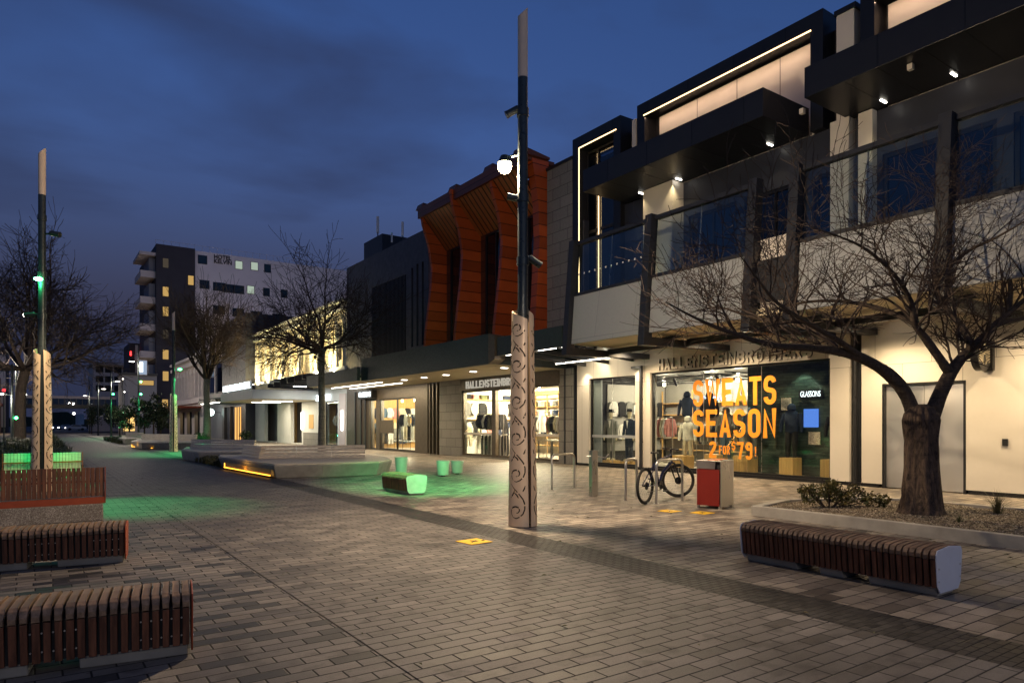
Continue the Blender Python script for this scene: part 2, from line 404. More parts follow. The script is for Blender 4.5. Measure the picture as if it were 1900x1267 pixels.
def gravel():
    q = NT('pea_gravel'); v = q.coord()
    vo = q.n('ShaderNodeTexVoronoi'); vo.inputs['Scale'].default_value = 48; q.l(v, vo.inputs['Vector'])
    q.col(q.ramp(vo.outputs['Color'], [(.1, (.045, .035, .025)), (.5, (.16, .125, .085)), (.85, (.30, .25, .18)), (1, (.55, .48, .38))]))
    q.rough(.8); q.bump(q.math('MULTIPLY', vo.outputs['Distance'], -1), 1.0, .02); return q.m
M['gravel'] = gravel()
def wood(name, c0, c1, axis=2, dark=.5):
    q = NT(name); st = [14, 14, 14]; st[axis] = 1.2; v = q.coord('Object', tuple(st))
    oi = q.n('ShaderNodeObjectInfo')
    g = q.noise(v, 3.0, 6, .65, .6)
    c_ = q.ramp(g, [(.28, c0), (.7, c1)])
    # weather patches and board-to-board tone
    tcn = q.n('ShaderNodeTexCoord'); mp_ = q.n('ShaderNodeMapping'); s2 = [18, 18, 18]; s2[axis] = .01
    mp_.inputs['Scale'].default_value = tuple(s2); q.l(tcn.outputs['Object'], mp_.inputs[0])
    b = q.noise(mp_.outputs[0], 1.0, 1)
    c_ = q.mix(.8, c_, q.ramp(b, [(.3, (dark,) * 3), (.7, (1.35, 1.3, 1.25))]), 'MULTIPLY')
    q.col(c_); q.rough(q.ramp(g, [(.3, .45), (.7, .7)])); q.bump(g, .35, .004); return q.m
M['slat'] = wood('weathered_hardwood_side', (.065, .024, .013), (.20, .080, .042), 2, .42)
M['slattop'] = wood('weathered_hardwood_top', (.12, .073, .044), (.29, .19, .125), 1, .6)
M['plank'] = wood('silvered_plank', (.38, .33, .26), (.58, .52, .42), 0, .85)
M['plank_y'] = wood('silvered_plank_long', (.27, .22, .16), (.42, .36, .27), 1, .85)
M['ply'] = wood('plywood', (.45, .27, .09), (.62, .40, .16), 2, .9)
M['orange'] = mat('orange_steel', (.36, .085, .02), .45, var=.2)
M['rust'] = mat('red_orange_powdercoat', (.27, .05, .016), .5, var=.15)
M['panelw'] = mat('white_panel', (.62, .58, .53), .45, var=.05, scale=1.5)
M['panelg'] = mat('light_grey_panel', (.42, .42, .43), .5, var=.06, scale=1.2)
M['soffit'] = mat('cream_soffit', (.68, .60, .42), .6, var=.05, scale=1)
M['black'] = mat('black_cladding', (.011, .012, .016), .36, var=.2, scale=1.5)
M['fin'] = mat('charcoal_steel', (.018, .020, .026), .42, var=.2)
M['navy'] = mat('dark_blue_cladding', (.028, .032, .05), .45, var=.2, scale=1.5)
M['dark'] = mat('dark_interior', (.02, .02, .022), .8)
M['steel'] = mat('brushed_steel', (.55, .53, .50), .32, metal=1, var=.05, stretch=(1, 1, .3), scale=3)
M['steeld'] = mat('brushed_steel_door', (.68, .67, .66), .40, metal=1, var=.05, stretch=(1, 1, .3), scale=1.2)
M['redp'] = mat('red_bin_panel', (.17, .012, .008), .45, var=.08)
M['pole'] = mat('dark_green_grey_pole', (.04, .05, .052), .32, metal=.3, var=.15)
M['sleeve'] = mat('champagne_metal', (.74, .55, .37), .42, metal=.1, var=.08, scale=2)
M['poletop'] = mat('frosted_tube', (.82, .64, .48), .5, var=.04)
M['cut'] = mat('cutout_shadow', (.03, .02, .012), .8)
M['plate'] = mat('pale_end_plate', (.60, .62, .70), .4, var=.05)
M['rubber'] = mat('tyre_rubber', (.012, .012, .012), .7)
M['blackm'] = mat('satin_black_metal', (.015, .015, .017), .35)
M['blue'] = mat('bike_paint_blue', (.012, .018, .07), .3)
M['yellow'] = mat('yellow_marking', (.75, .46, .02), .55, var=.2, scale=20)
M['white'] = mat('white_paint', (.75, .74, .72), .5, var=.05)
M['wallgrey'] = mat('menswear_wall_grey', (.30, .29, .27), .6, var=.06)
M['wallin'] = mat('shop_wall_white', (.8, .77, .70), .6, var=.04)
M['floorin'] = mat('shop_floor', (.5, .45, .38), .35, var=.1)
M['ceilin'] = mat('shop_ceiling_black', (.03, .03, .03), .7)
M['signwarm'] = emit('sign_warm', (1, .9, .72), .42)
M['stoolm'] = mat('stool_paint', (.34, .38, .35), .45, var=.08)
M['glass'] = glass('shop_glass', (.93, .96, .94), 1.3, .0)
M['glassd'] = glass('dark_window_glass', (.30, .34, .40), 1.0, .05)
M['glassb'] = glass('balustrade_glass', (.82, .88, .88), .9, .03)
M['led'] = emit('led_warm', (1, .66, .32), 3.6)
M['ledw'] = emit('led_white', (1, .93, .8), 10)
M['lampw'] = emit('lamp_warm', (1, .76, .42), 120)
M['lampg'] = emit('lamp_green', (.05, 1, .25), 30)
M['ledy'] = emit('led_amber', (1, .42, .04), 4)
M['signw'] = emit('sign_white', (.85, .95, 1), 3.0)
M['ceill'] = emit('shop_tube', (1, .88, .68), 14)
M['winy'] = emit('lit_window_warm', (1, .62, .2), .5)
M['wing'] = emit('lit_window_cool', (.7, .85, .7), .5)
M['bark'] = None
def bark(name, c0, c1, band=True, strength=.7):
    q = NT(name); v = q.coord('Object', (1, 1, .35)); vb = q.coord('Object', (.6, .6, 9))
    n1 = q.noise(v, 13, 7, .7, 1.4); n2 = q.noise(vb, 5, 4, .6, .4)
    h = q.mix(.4 if band else .1, n1, n2); q.col(q.ramp(h, [(.35, c0), (.62, c1)])); q.rough(.85); q.bump(h, strength, .03); return q.m
M['bark'] = bark('cherry_bark', (.014, .010, .008), (.085, .062, .048), strength=1.0)
M['barkt'] = bark('fissured_bark', (.010, .007, .006), (.115, .078, .058), band=False, strength=1.0)
M['bark2'] = bark('pale_bark', (.05, .045, .04), (.2, .19, .16))
M['twig'] = mat('twig_bark', (.040, .027, .022), .8)
def leafm(name, a, b):
    q = NT(name); q.col(q.ramp(q.noise(q.coord(), 9, 3), [(.3, a), (.7, b)])); q.rough(.5); return q.m
M['leaf'] = leafm('glossy_leaf', (.025, .05, .012), (.14, .10, .03))
M['leafd'] = leafm('dark_leaf', (.008, .018, .006), (.03, .05, .018))
M['grass'] = leafm('tussock', (.05, .055, .02), (.16, .14, .055))
M['grassd'] = leafm('planting_green', (.02, .035, .012), (.07, .085, .03))
M['copper'] = None
def seam(name, col, pitch=.45, var=.25, axis=2, line=.03, rough=.42, dark=.25):
    q = NT(name); tcn = q.n('ShaderNodeTexCoord'); sp = q.n('ShaderNodeSeparateXYZ'); q.l(tcn.outputs['Object'], sp.inputs[0])
    a = q.math('DIVIDE', sp.outputs[axis], pitch); f = q.math('FRACT', a)
    wn_ = q.n('ShaderNodeTexWhiteNoise', noise_dimensions='1D'); q.l(q.math('FLOOR', a), wn_.inputs['W'])
    c_ = q.ramp(wn_.outputs['Value'], [(0, k3(col, 1 - var)), (1, k3(col, 1 + var))])
    c_ = q.mix(.5, c_, q.ramp(q.noise(tcn.outputs['Object'], 2.5, 4), [(.3, (.8,) * 3), (.7, (1.15,) * 3)]), 'MULTIPLY')
    ln = q.ramp(f, [(0, 0.0), (line, 0.0), (line + .02, 1.0)]); q.col(q.mix(ln, k3(col, dark), c_)); q.rough(rough); q.bump(ln, .5, .01); return q.m
M['black'] = seam('black_cladding_panels', (.011, .012, .016), 1.65, .12, 1, .008, rough=.36, dark=.35)
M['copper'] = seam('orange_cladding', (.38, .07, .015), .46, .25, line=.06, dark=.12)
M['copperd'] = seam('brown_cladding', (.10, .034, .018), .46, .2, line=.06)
M['slats'] = seam('orange_soffit_slats', (.30, .09, .025), .30, .1, 1, .22, dark=.08)
M['louvre'] = seam('dark_louvres', (.03, .03, .036), .18, .2, 1, .4, dark=.2)
M['navyv'] = seam('dark_panel', (.028, .030, .042), 1.2, .12, 1, .01, dark=.5)
def blocks(name, bw, bh, ramp_, joint=.012, mortar=(.03, .03, .03), rough=.65, axis=1, bumpd=.006, gv=.75):
    q = NT(name); tcn = q.n('ShaderNodeTexCoord'); sp = q.n('ShaderNodeSeparateXYZ'); q.l(tcn.outputs['Object'], sp.inputs[0])
    hx = q.math('ADD', sp.outputs[0], sp.outputs[1]) if axis is None else sp.outputs[axis]
    ry = q.math('DIVIDE', sp.outputs[2], bh); row = q.math('FLOOR', ry)
    rx = q.math('ADD', q.math('DIVIDE', hx, bw), q.math('MULTIPLY', q.math('MODULO', q.math('ABSOLUTE', row), 2.0), .5))
    fx, fy = q.math('FRACT', rx), q.math('FRACT', ry)
    d = q.math('MINIMUM', q.math('MULTIPLY', q.math('MINIMUM', fx, q.math('SUBTRACT', 1.0, fx)), bw), q.math('MULTIPLY', q.math('MINIMUM', fy, q.math('SUBTRACT', 1.0, fy)), bh))
    jm = q.ramp(q.math('DIVIDE', d, joint), [(.4, 0.0), (1, 1.0)])
    cv = q.n('ShaderNodeCombineXYZ'); q.l(q.math('FLOOR', rx), cv.inputs[0]); q.l(row, cv.inputs[1])
    wn_ = q.n('ShaderNodeTexWhiteNoise', noise_dimensions='3D'); q.l(cv.outputs[0], wn_.inputs['Vector'])
    c_ = q.mix(.4, q.ramp(wn_.outputs['Value'], ramp_), q.ramp(q.noise(tcn.outputs['Object'], 12, 4), [(.3, (gv,) * 3), (.7, (2 - gv,) * 3)]), 'MULTIPLY')
    q.col(q.mix(jm, mortar, c_)); q.rough(rough); q.bump(jm, .6, bumpd); return q.m
M['stone'] = blocks('grey_stone_blocks', .9, .42, [(0, (.20, .19, .175)), (1, (.25, .235, .215))], .012, axis=None)
M['tilew'] = blocks('pale_wall_panels', 1.25, 2.9, [(0, (.60, .56, .50)), (1, (.64, .60, .54))], .006, (.12, .11, .10), .45, axis=None, bumpd=.002, gv=.97)
M['brick'] = blocks('dark_green_brick', .24, .08, [(0, (.02, .035, .03)), (1, (.06, .085, .07))], .008, (.012, .016, .014), .35, axis=None)
M['panelg'] = blocks('light_grey_panels', 1.52, 4.0, [(0, (.29, .31, .33)), (1, (.32, .34, .36))], .005, (.10, .10, .10), .45, axis=None, bumpd=.002, gv=.93)
M['hotelw'] = mat('hotel_render', (.8, .72, .72), .8, var=.06, scale=.4)
M['hoteld'] = mat('hotel_dark_render', (.055, .05, .06), .8, var=.12, scale=.4)
M['vict'] = mat('stucco_lilac', (.62, .56, .55), .75, var=.1, scale=2)
M['cream'] = mat('cream_stucco', (.72, .63, .44), .7, var=.06, scale=2)
M['whites'] = mat('off_white_stucco', (.62, .63, .60), .7, var=.06, scale=2)
M['greyb'] = mat('grey_render', (.22, .22, .24), .8, var=.1, scale=.6)
M['paleb'] = mat('pale_render', (.62, .54, .51), .8, var=.08, scale=.5)
M['pinkish'] = mat('pink_brown_render', (.30, .17, .14), .8)
M['fasc'] = mat('dark_teal_fascia', (.022, .034, .034), .42, var=.2)
M['bronze'] = mat('bronze_cladding', (.10, .08, .06), .4, metal=.4)
# ================================================================ GROUND
def sheet(name, m, x0, x1, y0, y1, z, lab=None):
    mb = MB().add([(x0, y0, z), (x1, y0, z), (x1, y1, z), (x0, y1, z)], [(0, 1, 2, 3)])
    return struct(name, mb, m)
sheet('ground', M['asphalt'], -900, 900, -400, 1500, -.012)
sheet('pavement_band', M['road_dark'], -14, 1.84, -7, 62, 0)
sheet('road', M['road'], 1.852, 4.95, -7, 120, 0)
sheet('road_far', M['road_dark'], -3, 1.84, 62, 120, -.002)
sheet('drain_strip', M['drain'], 4.958, 5.52, -7, 62, 0)
sheet('side_footpath', M['foot'], -14, -3, 62, 150, .001)
sheet('footpath', M['foot'], 5.525, 16.75, -7, 110, 0)
# ================================================================ BUILDING A (black and white, balcony)
X = 16.4
def wall_open(mb, x0, x1, y0, y1, z0, z1, ops):
    """wall slab with rectangular openings (ya, yb, za, zb)"""
    ys = sorted(set([y0, y1] + [q for o in ops for q in o[:2]])); zs = sorted(set([z0, z1] + [q for o in ops for q in o[2:]]))
    for i in range(len(ys) - 1):
        run = None
        for j in range(len(zs) - 1):
            ym, zm = (ys[i] + ys[i + 1]) / 2, (zs[j] + zs[j + 1]) / 2
            hole = any(a < ym < b and c_ < zm < d for a, b, c_, d in ops)
            if not hole: mb.box(x0, x1, ys[i], ys[i + 1], zs[j], zs[j + 1])
    return mb
def frame_x(mb, x0, x1, ya, yb, za, zb, t=.06, bottom=True, mull=()):
    mb.box(x0, x1, ya, ya + t, za, zb); mb.box(x0, x1, yb - t, yb, za, zb); mb.box(x0, x1, ya + t, yb - t, zb - t, zb)
    if bottom: mb.box(x0, x1, ya + t, yb - t, za, za + t)
    for q in mull: mb.box(x0, x1, q - .025, q + .025, za + (t if bottom else 0), zb - t)
    return mb
A = thing('shop_building', 'black and white two storey shop building with long glass balcony above orange lettering', 'building', (X, 9, 0))
mb = MB()
W1 = (16.30, 18.62, .09, 3.14); W2 = (9.50, 15.62, .09, 3.17); DR = (6.44, 8.21, 0.0, 2.45)
wall_open(mb, X, X + .3, 8.98, 19.28, .09, 4.2, [W1, W2])
mb.build('wall', M['tilew'], A)
mb = MB(); wall_open(mb, X, X + .3, -3, 8.70, .09, 4.2, [(DR[0], DR[1], .09, DR[3])])
mb.build('wall', M['tilew'], A)
box('plinth', M['blackm'], A, X + .02, X + .3, 8.3, 19.28, 0, .088); box('plinth', M['blackm'], A, X + .02, X + .3, -3, 6.40, 0, .088)
box('recess', M['fin'], A, X + .12, X + .32, 8.70, 8.98, 0, 4.2)
MB().cyl((X - .0, 8.86, 0), .05, 4.1, 12).build('downpipe', M['blackm'], A, smooth=True)
dp = MB().box(X - .11, X - .03, 15.93, 16.01, 0, 3.35).box(X - .11, X - .03, 15.93, 16.4, 3.35, 3.42)
for q in (.9, 1.6, 2.3, 3.0): dp.box(X - .03, X - .001, 15.94, 16.0, q, q + .03)
dp.build('downpipe', M['fin'], A)
for (a, b, z0, z1), mul in ((W1, (17.5,)), (W2, (11.55, 13.55))):
    wd = frame_x(MB(), X + .08, X + .16, a, b, z0, z1, .06).build('window', M['blackm'], A)
    MB().box(X + .11, X + .122, a + .06, b - .06, z0 + .06, z1 - .06).build('pane', M['glass'], wd)
    mm = MB()
    for q in mul: mm.box(X + .105, X + .111, q - .008, q + .008, z0 + .06, z1 - .06)
    mm.build('joint', M['steel'], wd)
    if a > 16: MB().box(X + .1035, X + .1085, a + .06, b - .06, 1.03, 1.13).build('safety_band', M['panelg'], wd)
# steel double door
d = MB().box(X + .10, X + .14, DR[0] + .05, (DR[0] + DR[1]) / 2 - .004, .02, DR[3] - .05).build('door', M['steeld'], A, bevel=.004)
MB().box(X + .06, X + .1, 7.2, 7.24, 1.0, 1.12).build('handle', M['steel'], d)
MB().box(X + .10, X + .14, (DR[0] + DR[1]) / 2 + .004, DR[1] - .05, .02, DR[3] - .05).build('door', M['steeld'], A, bevel=.004)
f = MB().box(X - .004, X + .15, DR[0], DR[0] + .05, 0, DR[3]).box(X - .004, X + .15, DR[1] - .05, DR[1], 0, DR[3]).box(X - .004, X + .15, DR[0] + .05, DR[1] - .05, DR[3] - .05, DR[3])
f.build('door_frame', M['blackm'], A)
MB().box(X - .03, X, 5.66, 5.76, 1.06, 1.2).build('wall_switch', M['blackm'], A)
lettering('fascia_lettering', 'HALLENSTEINBROTHERS', .36, 5.3, M['panelw'], A, (X - .003, 15.26, 3.22), .05, .60, .20, .10, M['blackm'])
# bulk of the building behind
MB().box(X + 4.6, X + 16, -3, 19.28, 0, 11.7).build('rear_block', M['black'], A)
MB().box(X + .35, X + 4.6, -3, 19.28, 3.6, 5.0).build('floor_slab', M['dark'], A)
MB().box(X + .3, X + 4.6, 19.18, 19.28, 0, 11.6).build('side_wall', M['black'], A)
# balcony
XB = 13.05
MB().box(XB + .12, X, -3, 15.9, 3.90, 4.05).build('soffit', M['soffit'], A)
MB().box(XB + .12, X + .3, -3, 15.9, 4.2, 5.12).build('balcony_deck', M['fin'], A)
def lean(z): return XB + .08 * (z - 3.7)
fins = [15.75, 12.62, 9.45, 8.42, 5.5, 2.6]
for a, b in zip(fins[1:], fins[:-1]):
    if abs(b - 9.45) < .01: continue
    MB().exy([(lean(3.88), 3.88), (lean(5.3), 5.30), (lean(5.3) + .1, 5.30), (lean(3.88) + .1, 3.88)], a + .13, b - .13).build('parapet', M['panelg'], A)
    MB().exy([(lean(5.3) - .02, 5.303), (lean(5.38) - .02, 5.39), (lean(5.38) + .14, 5.39), (lean(5.3) + .14, 5.303)], a + .13, b - .13).build('parapet_cap', M['fin'], A)
    gl = MB().exy([(lean(5.39) + .04, 5.39), (lean(6.85) + .04, 6.85), (lean(6.85) + .055, 6.85), (lean(5.39) + .055, 5.39)], a + .13, b - .13).build('balustrade', M['glassb'], A)
    MB().exy([(lean(6.85) - .03, 6.853), (lean(6.95) - .03, 6.95), (lean(6.95) + .12, 6.95), (lean(6.85) + .12, 6.853)], a + .13, b - .13).build('handrail', M['fin'], gl)
    st = MB(); n = max(1, round((b - a) / 1.5))
    for i in range(1, n):
        y = a + (b - a) * i / n; st.exy([(lean(5.39) + .06, 5.395), (lean(6.85) + .06, 6.848), (lean(6.85) + .09, 6.848), (lean(5.39) + .09, 5.395)], y - .008, y + .008)
    if n > 1: st.build('glass_joint', M['steel'], gl)
    if b > 15:
        dm = MB()
        for i in range(12):
            y = b - .25 - i * .23; dm.exy([(lean(5.93) + .032, 5.93), (lean(5.98) + .032, 5.98), (lean(5.98) + .036, 5.98), (lean(5.93) + .036, 5.93)], y - .025, y + .025)
        dm.build('safety_dots', M['white'], gl)
for y in fins:
    # leaning outer blade plus beam running back to the wall
    MB().exy([(lean(3.55) - .16, 3.55), (lean(7.0) - .14, 7.0), (lean(7.0) + .12, 7.0), (lean(3.8) + .14, 3.78), (X - .002, 3.78), (X - .002, 3.62)], y - .11, y + .11).build('fin', M['fin'], A, bevel=.006)
    MB().box(13.9, 14.02, y - .2, y + .2, 3.785, 3.86).build('bracket', M['fin'], A)
for a, b in ((12.73, 15.64), (8.53, 9.34), (5.61, 8.31), (9.56, 12.51)):
    MB().box(14.55, 14.7, a, b, 3.66, 3.82).build('edge_beam', M['fin'], A)
# entrance light slot above the bay between the pair of fins
MB().box(XB + .22, XB + .3, 8.56, 9.31, 3.95, 5.6).build('parapet', M['panelw'], A)
dl = MB()
for y in (15.3, 12.0, 7.74, 4.6): dl.cyl((X - .5, y, 3.875), .075, .024, 14)
dl.build('downlight', M['ledw'], A)
for y in (15.3, 12.0, 7.74, 4.6):
    lamp('SPOT', (X - 1.2, y, 3.86), 700, (1, .74, .42), A, .06, (X - 1.3, y, 0), 150, 1)
# first floor facade (blue-black glazing, pilasters)
ops = [(16.95, 19.0, 5.15, 11.55), (12.35, 14.1, 5.2, 7.9), (10.2, 12.1, 5.2, 7.9), (9.5, 10.0, 5.2, 7.9), (5.9, 8.25, 5.2, 7.9), (3.2, 5.6, 5.2, 7.9)]
wall_open(MB(), X + .10, X + .35, -3, 19.18, 5.121, 8.98, [o if o[3] < 9 else (o[0], o[1], o[2], 8.98) for o in ops]).build('upper_wall', M['navy'], A)
for (a, b, z0, z1) in ops[1:]:
    wd = frame_x(MB(), X + .14, X + .24, a, b, z0, z1, .09, True, ((a + b) / 2,) if b - a > 1 else ()).build('window', M['black'], A)
    MB().box(X + .18, X + .19, a + .09, b - .09, z0 + .09, z1 - .09).build('pane', M['glassd'], wd)
MB().box(X + 2.2, X + 2.3, 2, 16.5, 5.0, 8.9).build('inner_wall', M['greyb'], A)
MB().box(X - .40, X + .098, 14.32, 15.55, 5.13, 8.98).build('column', M['panelw'], A)
MB().box(X - .2, X + .098, 8.91, 9.38, 5.13, 8.98).build('column', M['panelw'], A)
MB().box(X - .12, X + .098, 8.38, 8.72, 5.13, 8.98).build('column', M['panelw'], A)
MB().box(X + .05, X + .5, 8.91, 9.36, 9.001, 11.7).build('column', M['panelw'], A)
MB().box(X + .02, X + .55, 8.86, 9.41, 11.702, 11.83).build('column_cap', M['black'], A)
MB().box(X + .05, X + .5, 8.70, 8.74, 9.7, 11.6).build('column', M['panelw'], A)
MB().box(X + .05, X + .4, 16.32, 16.5, 9.7, 11.7).build('column', M['panelw'], A)
# portal frames with LED edge
def portal(y0, y1, zb, open_to=None, led_left_down=None):
    t = .42
    m_ = MB().box(X - .1, X + 1.0, y0, y1, 12.0 - t, 12.0).box(X - .1, X + 1.0, y1 - .34, y1, zb, 12.0 - t).box(X - .1, X + 1.0, y0, y0 + .34, zb, 12.0 - t)
    return m_.build('portal_frame', M['black'], A)
portal(16.9, 19.42, 5.3)
portal(9.63, 16.12, 8.99)
portal(1.4, 8.68, 8.99)
def led(y0, y1, z, vert=None, xx=X - .115):
    mb = MB().box(xx, xx + .014, y0, y1, z, z + .035)
    if vert: mb.box(xx, xx + .014, vert[0], vert[0] + .035, vert[1], z)
    o = mb.build('led_or_reflection', M['led'], A)
led(17.1, 19.06, 11.56, (19.03, 5.3)); led(9.95, 15.82, 11.56); led(1.8, 8.36, 11.56)
lamp('AREA', (X - .06, 12.9, 11.5), 26, (1, .64, .42), A, 5.8, (X + .35, 12.9, 9.2), sy=.06)
lamp('AREA', (X - .06, 5.6, 11.5), 26, (1, .64, .42), A, 5.5, (X + .35, 5.6, 9.2), sy=.06)
MB().box(X + .30, X + .42, 9.98, 15.50, 9.0, 11.5).build('sign_panel', M['panelw'], A)
jn = MB()
for y in (11.1, 12.5, 13.95): jn.box(X + .294, X + .299, y - .008, y + .008, 9.0, 11.5)
jn.build('panel_joint', M['blackm'], A)
MB().box(X + .30, X + .42, 1.75, 8.22, 9.0, 11.5).build('sign_panel', M['panelw'], A)
MB().box(X + .294, X + .299, 6.7, 6.716, 9.0, 11.5).build('panel_joint', M['blackm'], A)
MB().box(X + .43, X + 4.6, 1.5, 16.8, 8.99, 11.6).build('attic', M['black'], A)
# tall glazing in first portal
wd = frame_x(MB(), X + .3, X + .4, 17.25, 19.08, 5.13, 11.5, .07, True, (18.45,)).box(X + .3, X + .4, 17.32, 19.0, 8.5, 8.6).box(X + .3, X + .4, 17.32, 19.0, 10.6, 10.68).build('window', M['black'], A)
MB().box(X + .34, X + .35, 17.3, 19.0, 5.2, 11.45).build('pane', M['glassd'], wd)
MB().box(X + .27, X + .29, 18.40, 18.425, 5.2, 10.9).build('led_or_reflection', M['led'], A)  # this glowing pair imitates the edge LED's reflection in the window glass
MB().box(X + .27, X + .29, 17.3, 18.40, 10.86, 10.885).build('led_or_reflection', M['led'], A)
MB().box(X + 1.0, X + 1.2, 17.25, 19.1, 5.13, 11.5).build('inner_wall', M['greyb'], A)
# black canopy boxes
def cbox(y0, y1):
    o = MB().box(14.52, X + .09, y0, y1, 9.0, 9.70).build('canopy_box', M['black'], A, bevel=.008)
    j = MB()
    y = y0 + 1.2
    while y < y1 - .5:
        j.box(14.56, X + .05, y - .006, y + .006, 8.994, 8.999); y += 1.6
    j.build('panel_joint', M['blackm'], A)
cbox(10.12, 16.78); cbox(0.5, 9.03)
sl = MB(); 
for y in (15.76, 14.2, 11.04, 8.05, 6.57): sl.box(X - .38, X - .14, y - .022, y + .022, 8.975, 8.998)
sl.build('soffit_light', M['ledw'], A)
for y, e in ((15.76, 70), (14.2, 60), (11.04, 25), (8.05, 25), (6.57, 25)): lamp('SPOT', (X - .5, y, 8.95), e, (1, .78, .42), A, .04, (X - .5, y, 5), 100, .8)
lamp('SPOT', (X - .5, 15.0, 5.2), 160, (1, .8, .42), A, .03, (X - .42, 15.45, 9), 60, .8)
sens = MB()
for y in (9.35, 6.9): sens.box(14.9, 15.0, y - .05, y + .05, 8.87, 8.99)
sens.build('sensor', M['panelw'], A)
# round cafe sign (black disc box with pale emblem) fixed to the wall
def ribbon(pts, wd):
    mbx = MB(); P = [Vector((p[0], p[1])) for p in pts]
    for a, b in zip(P[:-1], P[1:]):
        d_ = (b - a)
        if d_.length < 1e-6: continue
        n_ = Vector((-d_.y, d_.x)).normalized() * wd / 2; e = d_.normalized() * wd * .25
        mbx.add([(q.x, q.y, 0) for q in (a - e - n_, b + e - n_, b + e + n_, a - e + n_)], [(0, 1, 2, 3)])
    return mbx
cs_ = thing('projecting_sign', 'round black projecting sign with cream long haired figure emblem on pale wall', 'sign', (X - .42, 6.02, 2.95))
mb = MB()
cc = [(X - .40 + .33 * math.cos(2 * PI * k / 32), 2.93 + .33 * math.sin(2 * PI * k / 32)) for k in range(32)]
mb.exy(cc, 5.94, 6.08); mb.build('disc', M['blackm'], cs_, smooth=True, sharp=30)
MB().box(X - .12, X, 5.9, 6.12, 2.62, 3.24).build('bracket', M['blackm'], cs_)
em = MB()
def emb(pts, wd):
    r_ = ribbon(pts, wd)
    em.add([(X - .40 + p[0], 5.937, 2.93 + p[1]) for p in r_.v], r_.f)
for sg in (-1, 1):
    for k in range(5):
        o_ = .045 + k * .028
        emb([(sg * (.03 + o_ * .5), .17 - k * .012), (sg * (o_ + .035), .09), (sg * (o_ + .015 + .012 * k), .0), (sg * (o_ + .03), -.1), (sg * (o_ + .005), -.2 + k * .02)], .013)
    for k in range(6): emb([(sg * .2, .12 - k * .055), (sg * .255, .15 - k * .055)], .014)
em.add([(X - .40 + .045 * math.cos(a), 5.937, 2.99 + .06 * math.sin(a)) for a in [2 * PI * k / 12 for k in range(12)]], [tuple(range(12))])
st_ = [(.035 if k % 2 else .07) for k in range(10)]
em.add([(X - .40 + st_[k] * math.sin(2 * PI * k / 10 + PI), 5.937, 3.13 - st_[k] * .8 * math.cos(2 * PI * k / 10)) for k in range(10)], [tuple(range(10))])
em.build('emblem', M['cream'], cs_)
# ---------------------------------------------------------------- shop interior of building A
IN = thing('shop_interior', 'lit menswear shop room behind the black framed display windows', 'shop interior', (X + .5, 14, 0))
MB().box(X + .18, X + 4.4, 9.0, 19.1, .02, .085).build('floor', M['floorin'], IN)
MB().box(X + .3, X + 4.5, 9.0, 19.1, 3.3, 3.4).build('ceiling', M['ceilin'], IN)
MB().box(X + 4.4, X + 4.5, 9.0, 19.1, .1, 3.3).build('rear_wall', M['wallgrey'], IN)
MB().box(X + 1.15, X + 4.4, 12.55, 12.65, .1, 3.28).build('reflected_brick_wall', M['brick'], IN)  # both brick walls stand in for brick reflected in the window
MB().box(X + 1.0, X + 1.12, 9.0, 12.65, .1, 3.28).build('reflected_brick_wall', M['brick'], IN)
MB().box(X + .3, X + 1.0, 9.0, 9.06, .1, 3.28).build('partition', M['dark'], IN)
MB().box(X + .32, X + 4.4, 18.98, 19.08, .1, 3.28).build('partition', M['dark'], IN)
MB().box(X + .22, X + .27, 18.2, 18.6, .1, 3.2).build('partition', M['panelg'], IN)
MB().box(X + 1.2, X + 4.3, 18.93, 18.975, .5, 3.0).build('side_display', M['wallgrey'], IN)
gr = MB()
for y in [13 + .9 * i for i in range(7)]: gr.box(X + .4, X + 4.3, y - .01, y + .01, 3.05, 3.08)
for x in (X + .7, X + 1.6, X + 2.6, X + 3.6): gr.box(x - .012, x + .012, 12.8, 18.9, 3.02, 3.045)
gr.build('ceiling_grid', M['blackm'], IN)
sh = MB()
for z in (.5, .95, 1.4, 1.85, 2.3): sh.box(X + 4.0, X + 4.38, 12.8, 18.9, z, z + .03)
for y in (12.8, 14.3, 15.8, 17.3, 18.8): sh.box(X + 4.0, X + 4.05, y - .02, y + .02, .09, 2.8)
sh.build('shelving', M['ply'], IN)
for (x, y) in ((X + 2.6, 14.2), (X + 2.6, 17.4), (X + 3.3, 15.9)):
    MB().cyl((x, y, 2.9), .05, .12, 12).build('track_light', M['ceill'], IN)
    lamp('POINT', (x, y, 2.8), 230, (1, .83, .58), IN, .08)
for y in (13.6, 15.3, 17.0): 
    MB().tube([(X + .75, y, 3.0), (X + .9, y, 2.78)], .045, 10).build('track_light', M['blackm'], IN)
lamp('SPOT', (X + .8, 14.6, 2.9), 70, (1, .85, .6), IN, .05, (X + .9, 14.2, .8), 70)
lamp('SPOT', (X + .8, 17.3, 2.9), 90, (1, .85, .6), IN, .05, (X + 1.0, 17.4, 1.2), 75)
lamp('SPOT', (X + .7, 10.8, 3.1), 40, (.8, 1, .75), IN, .05, (X + .9, 10.9, .6), 100)
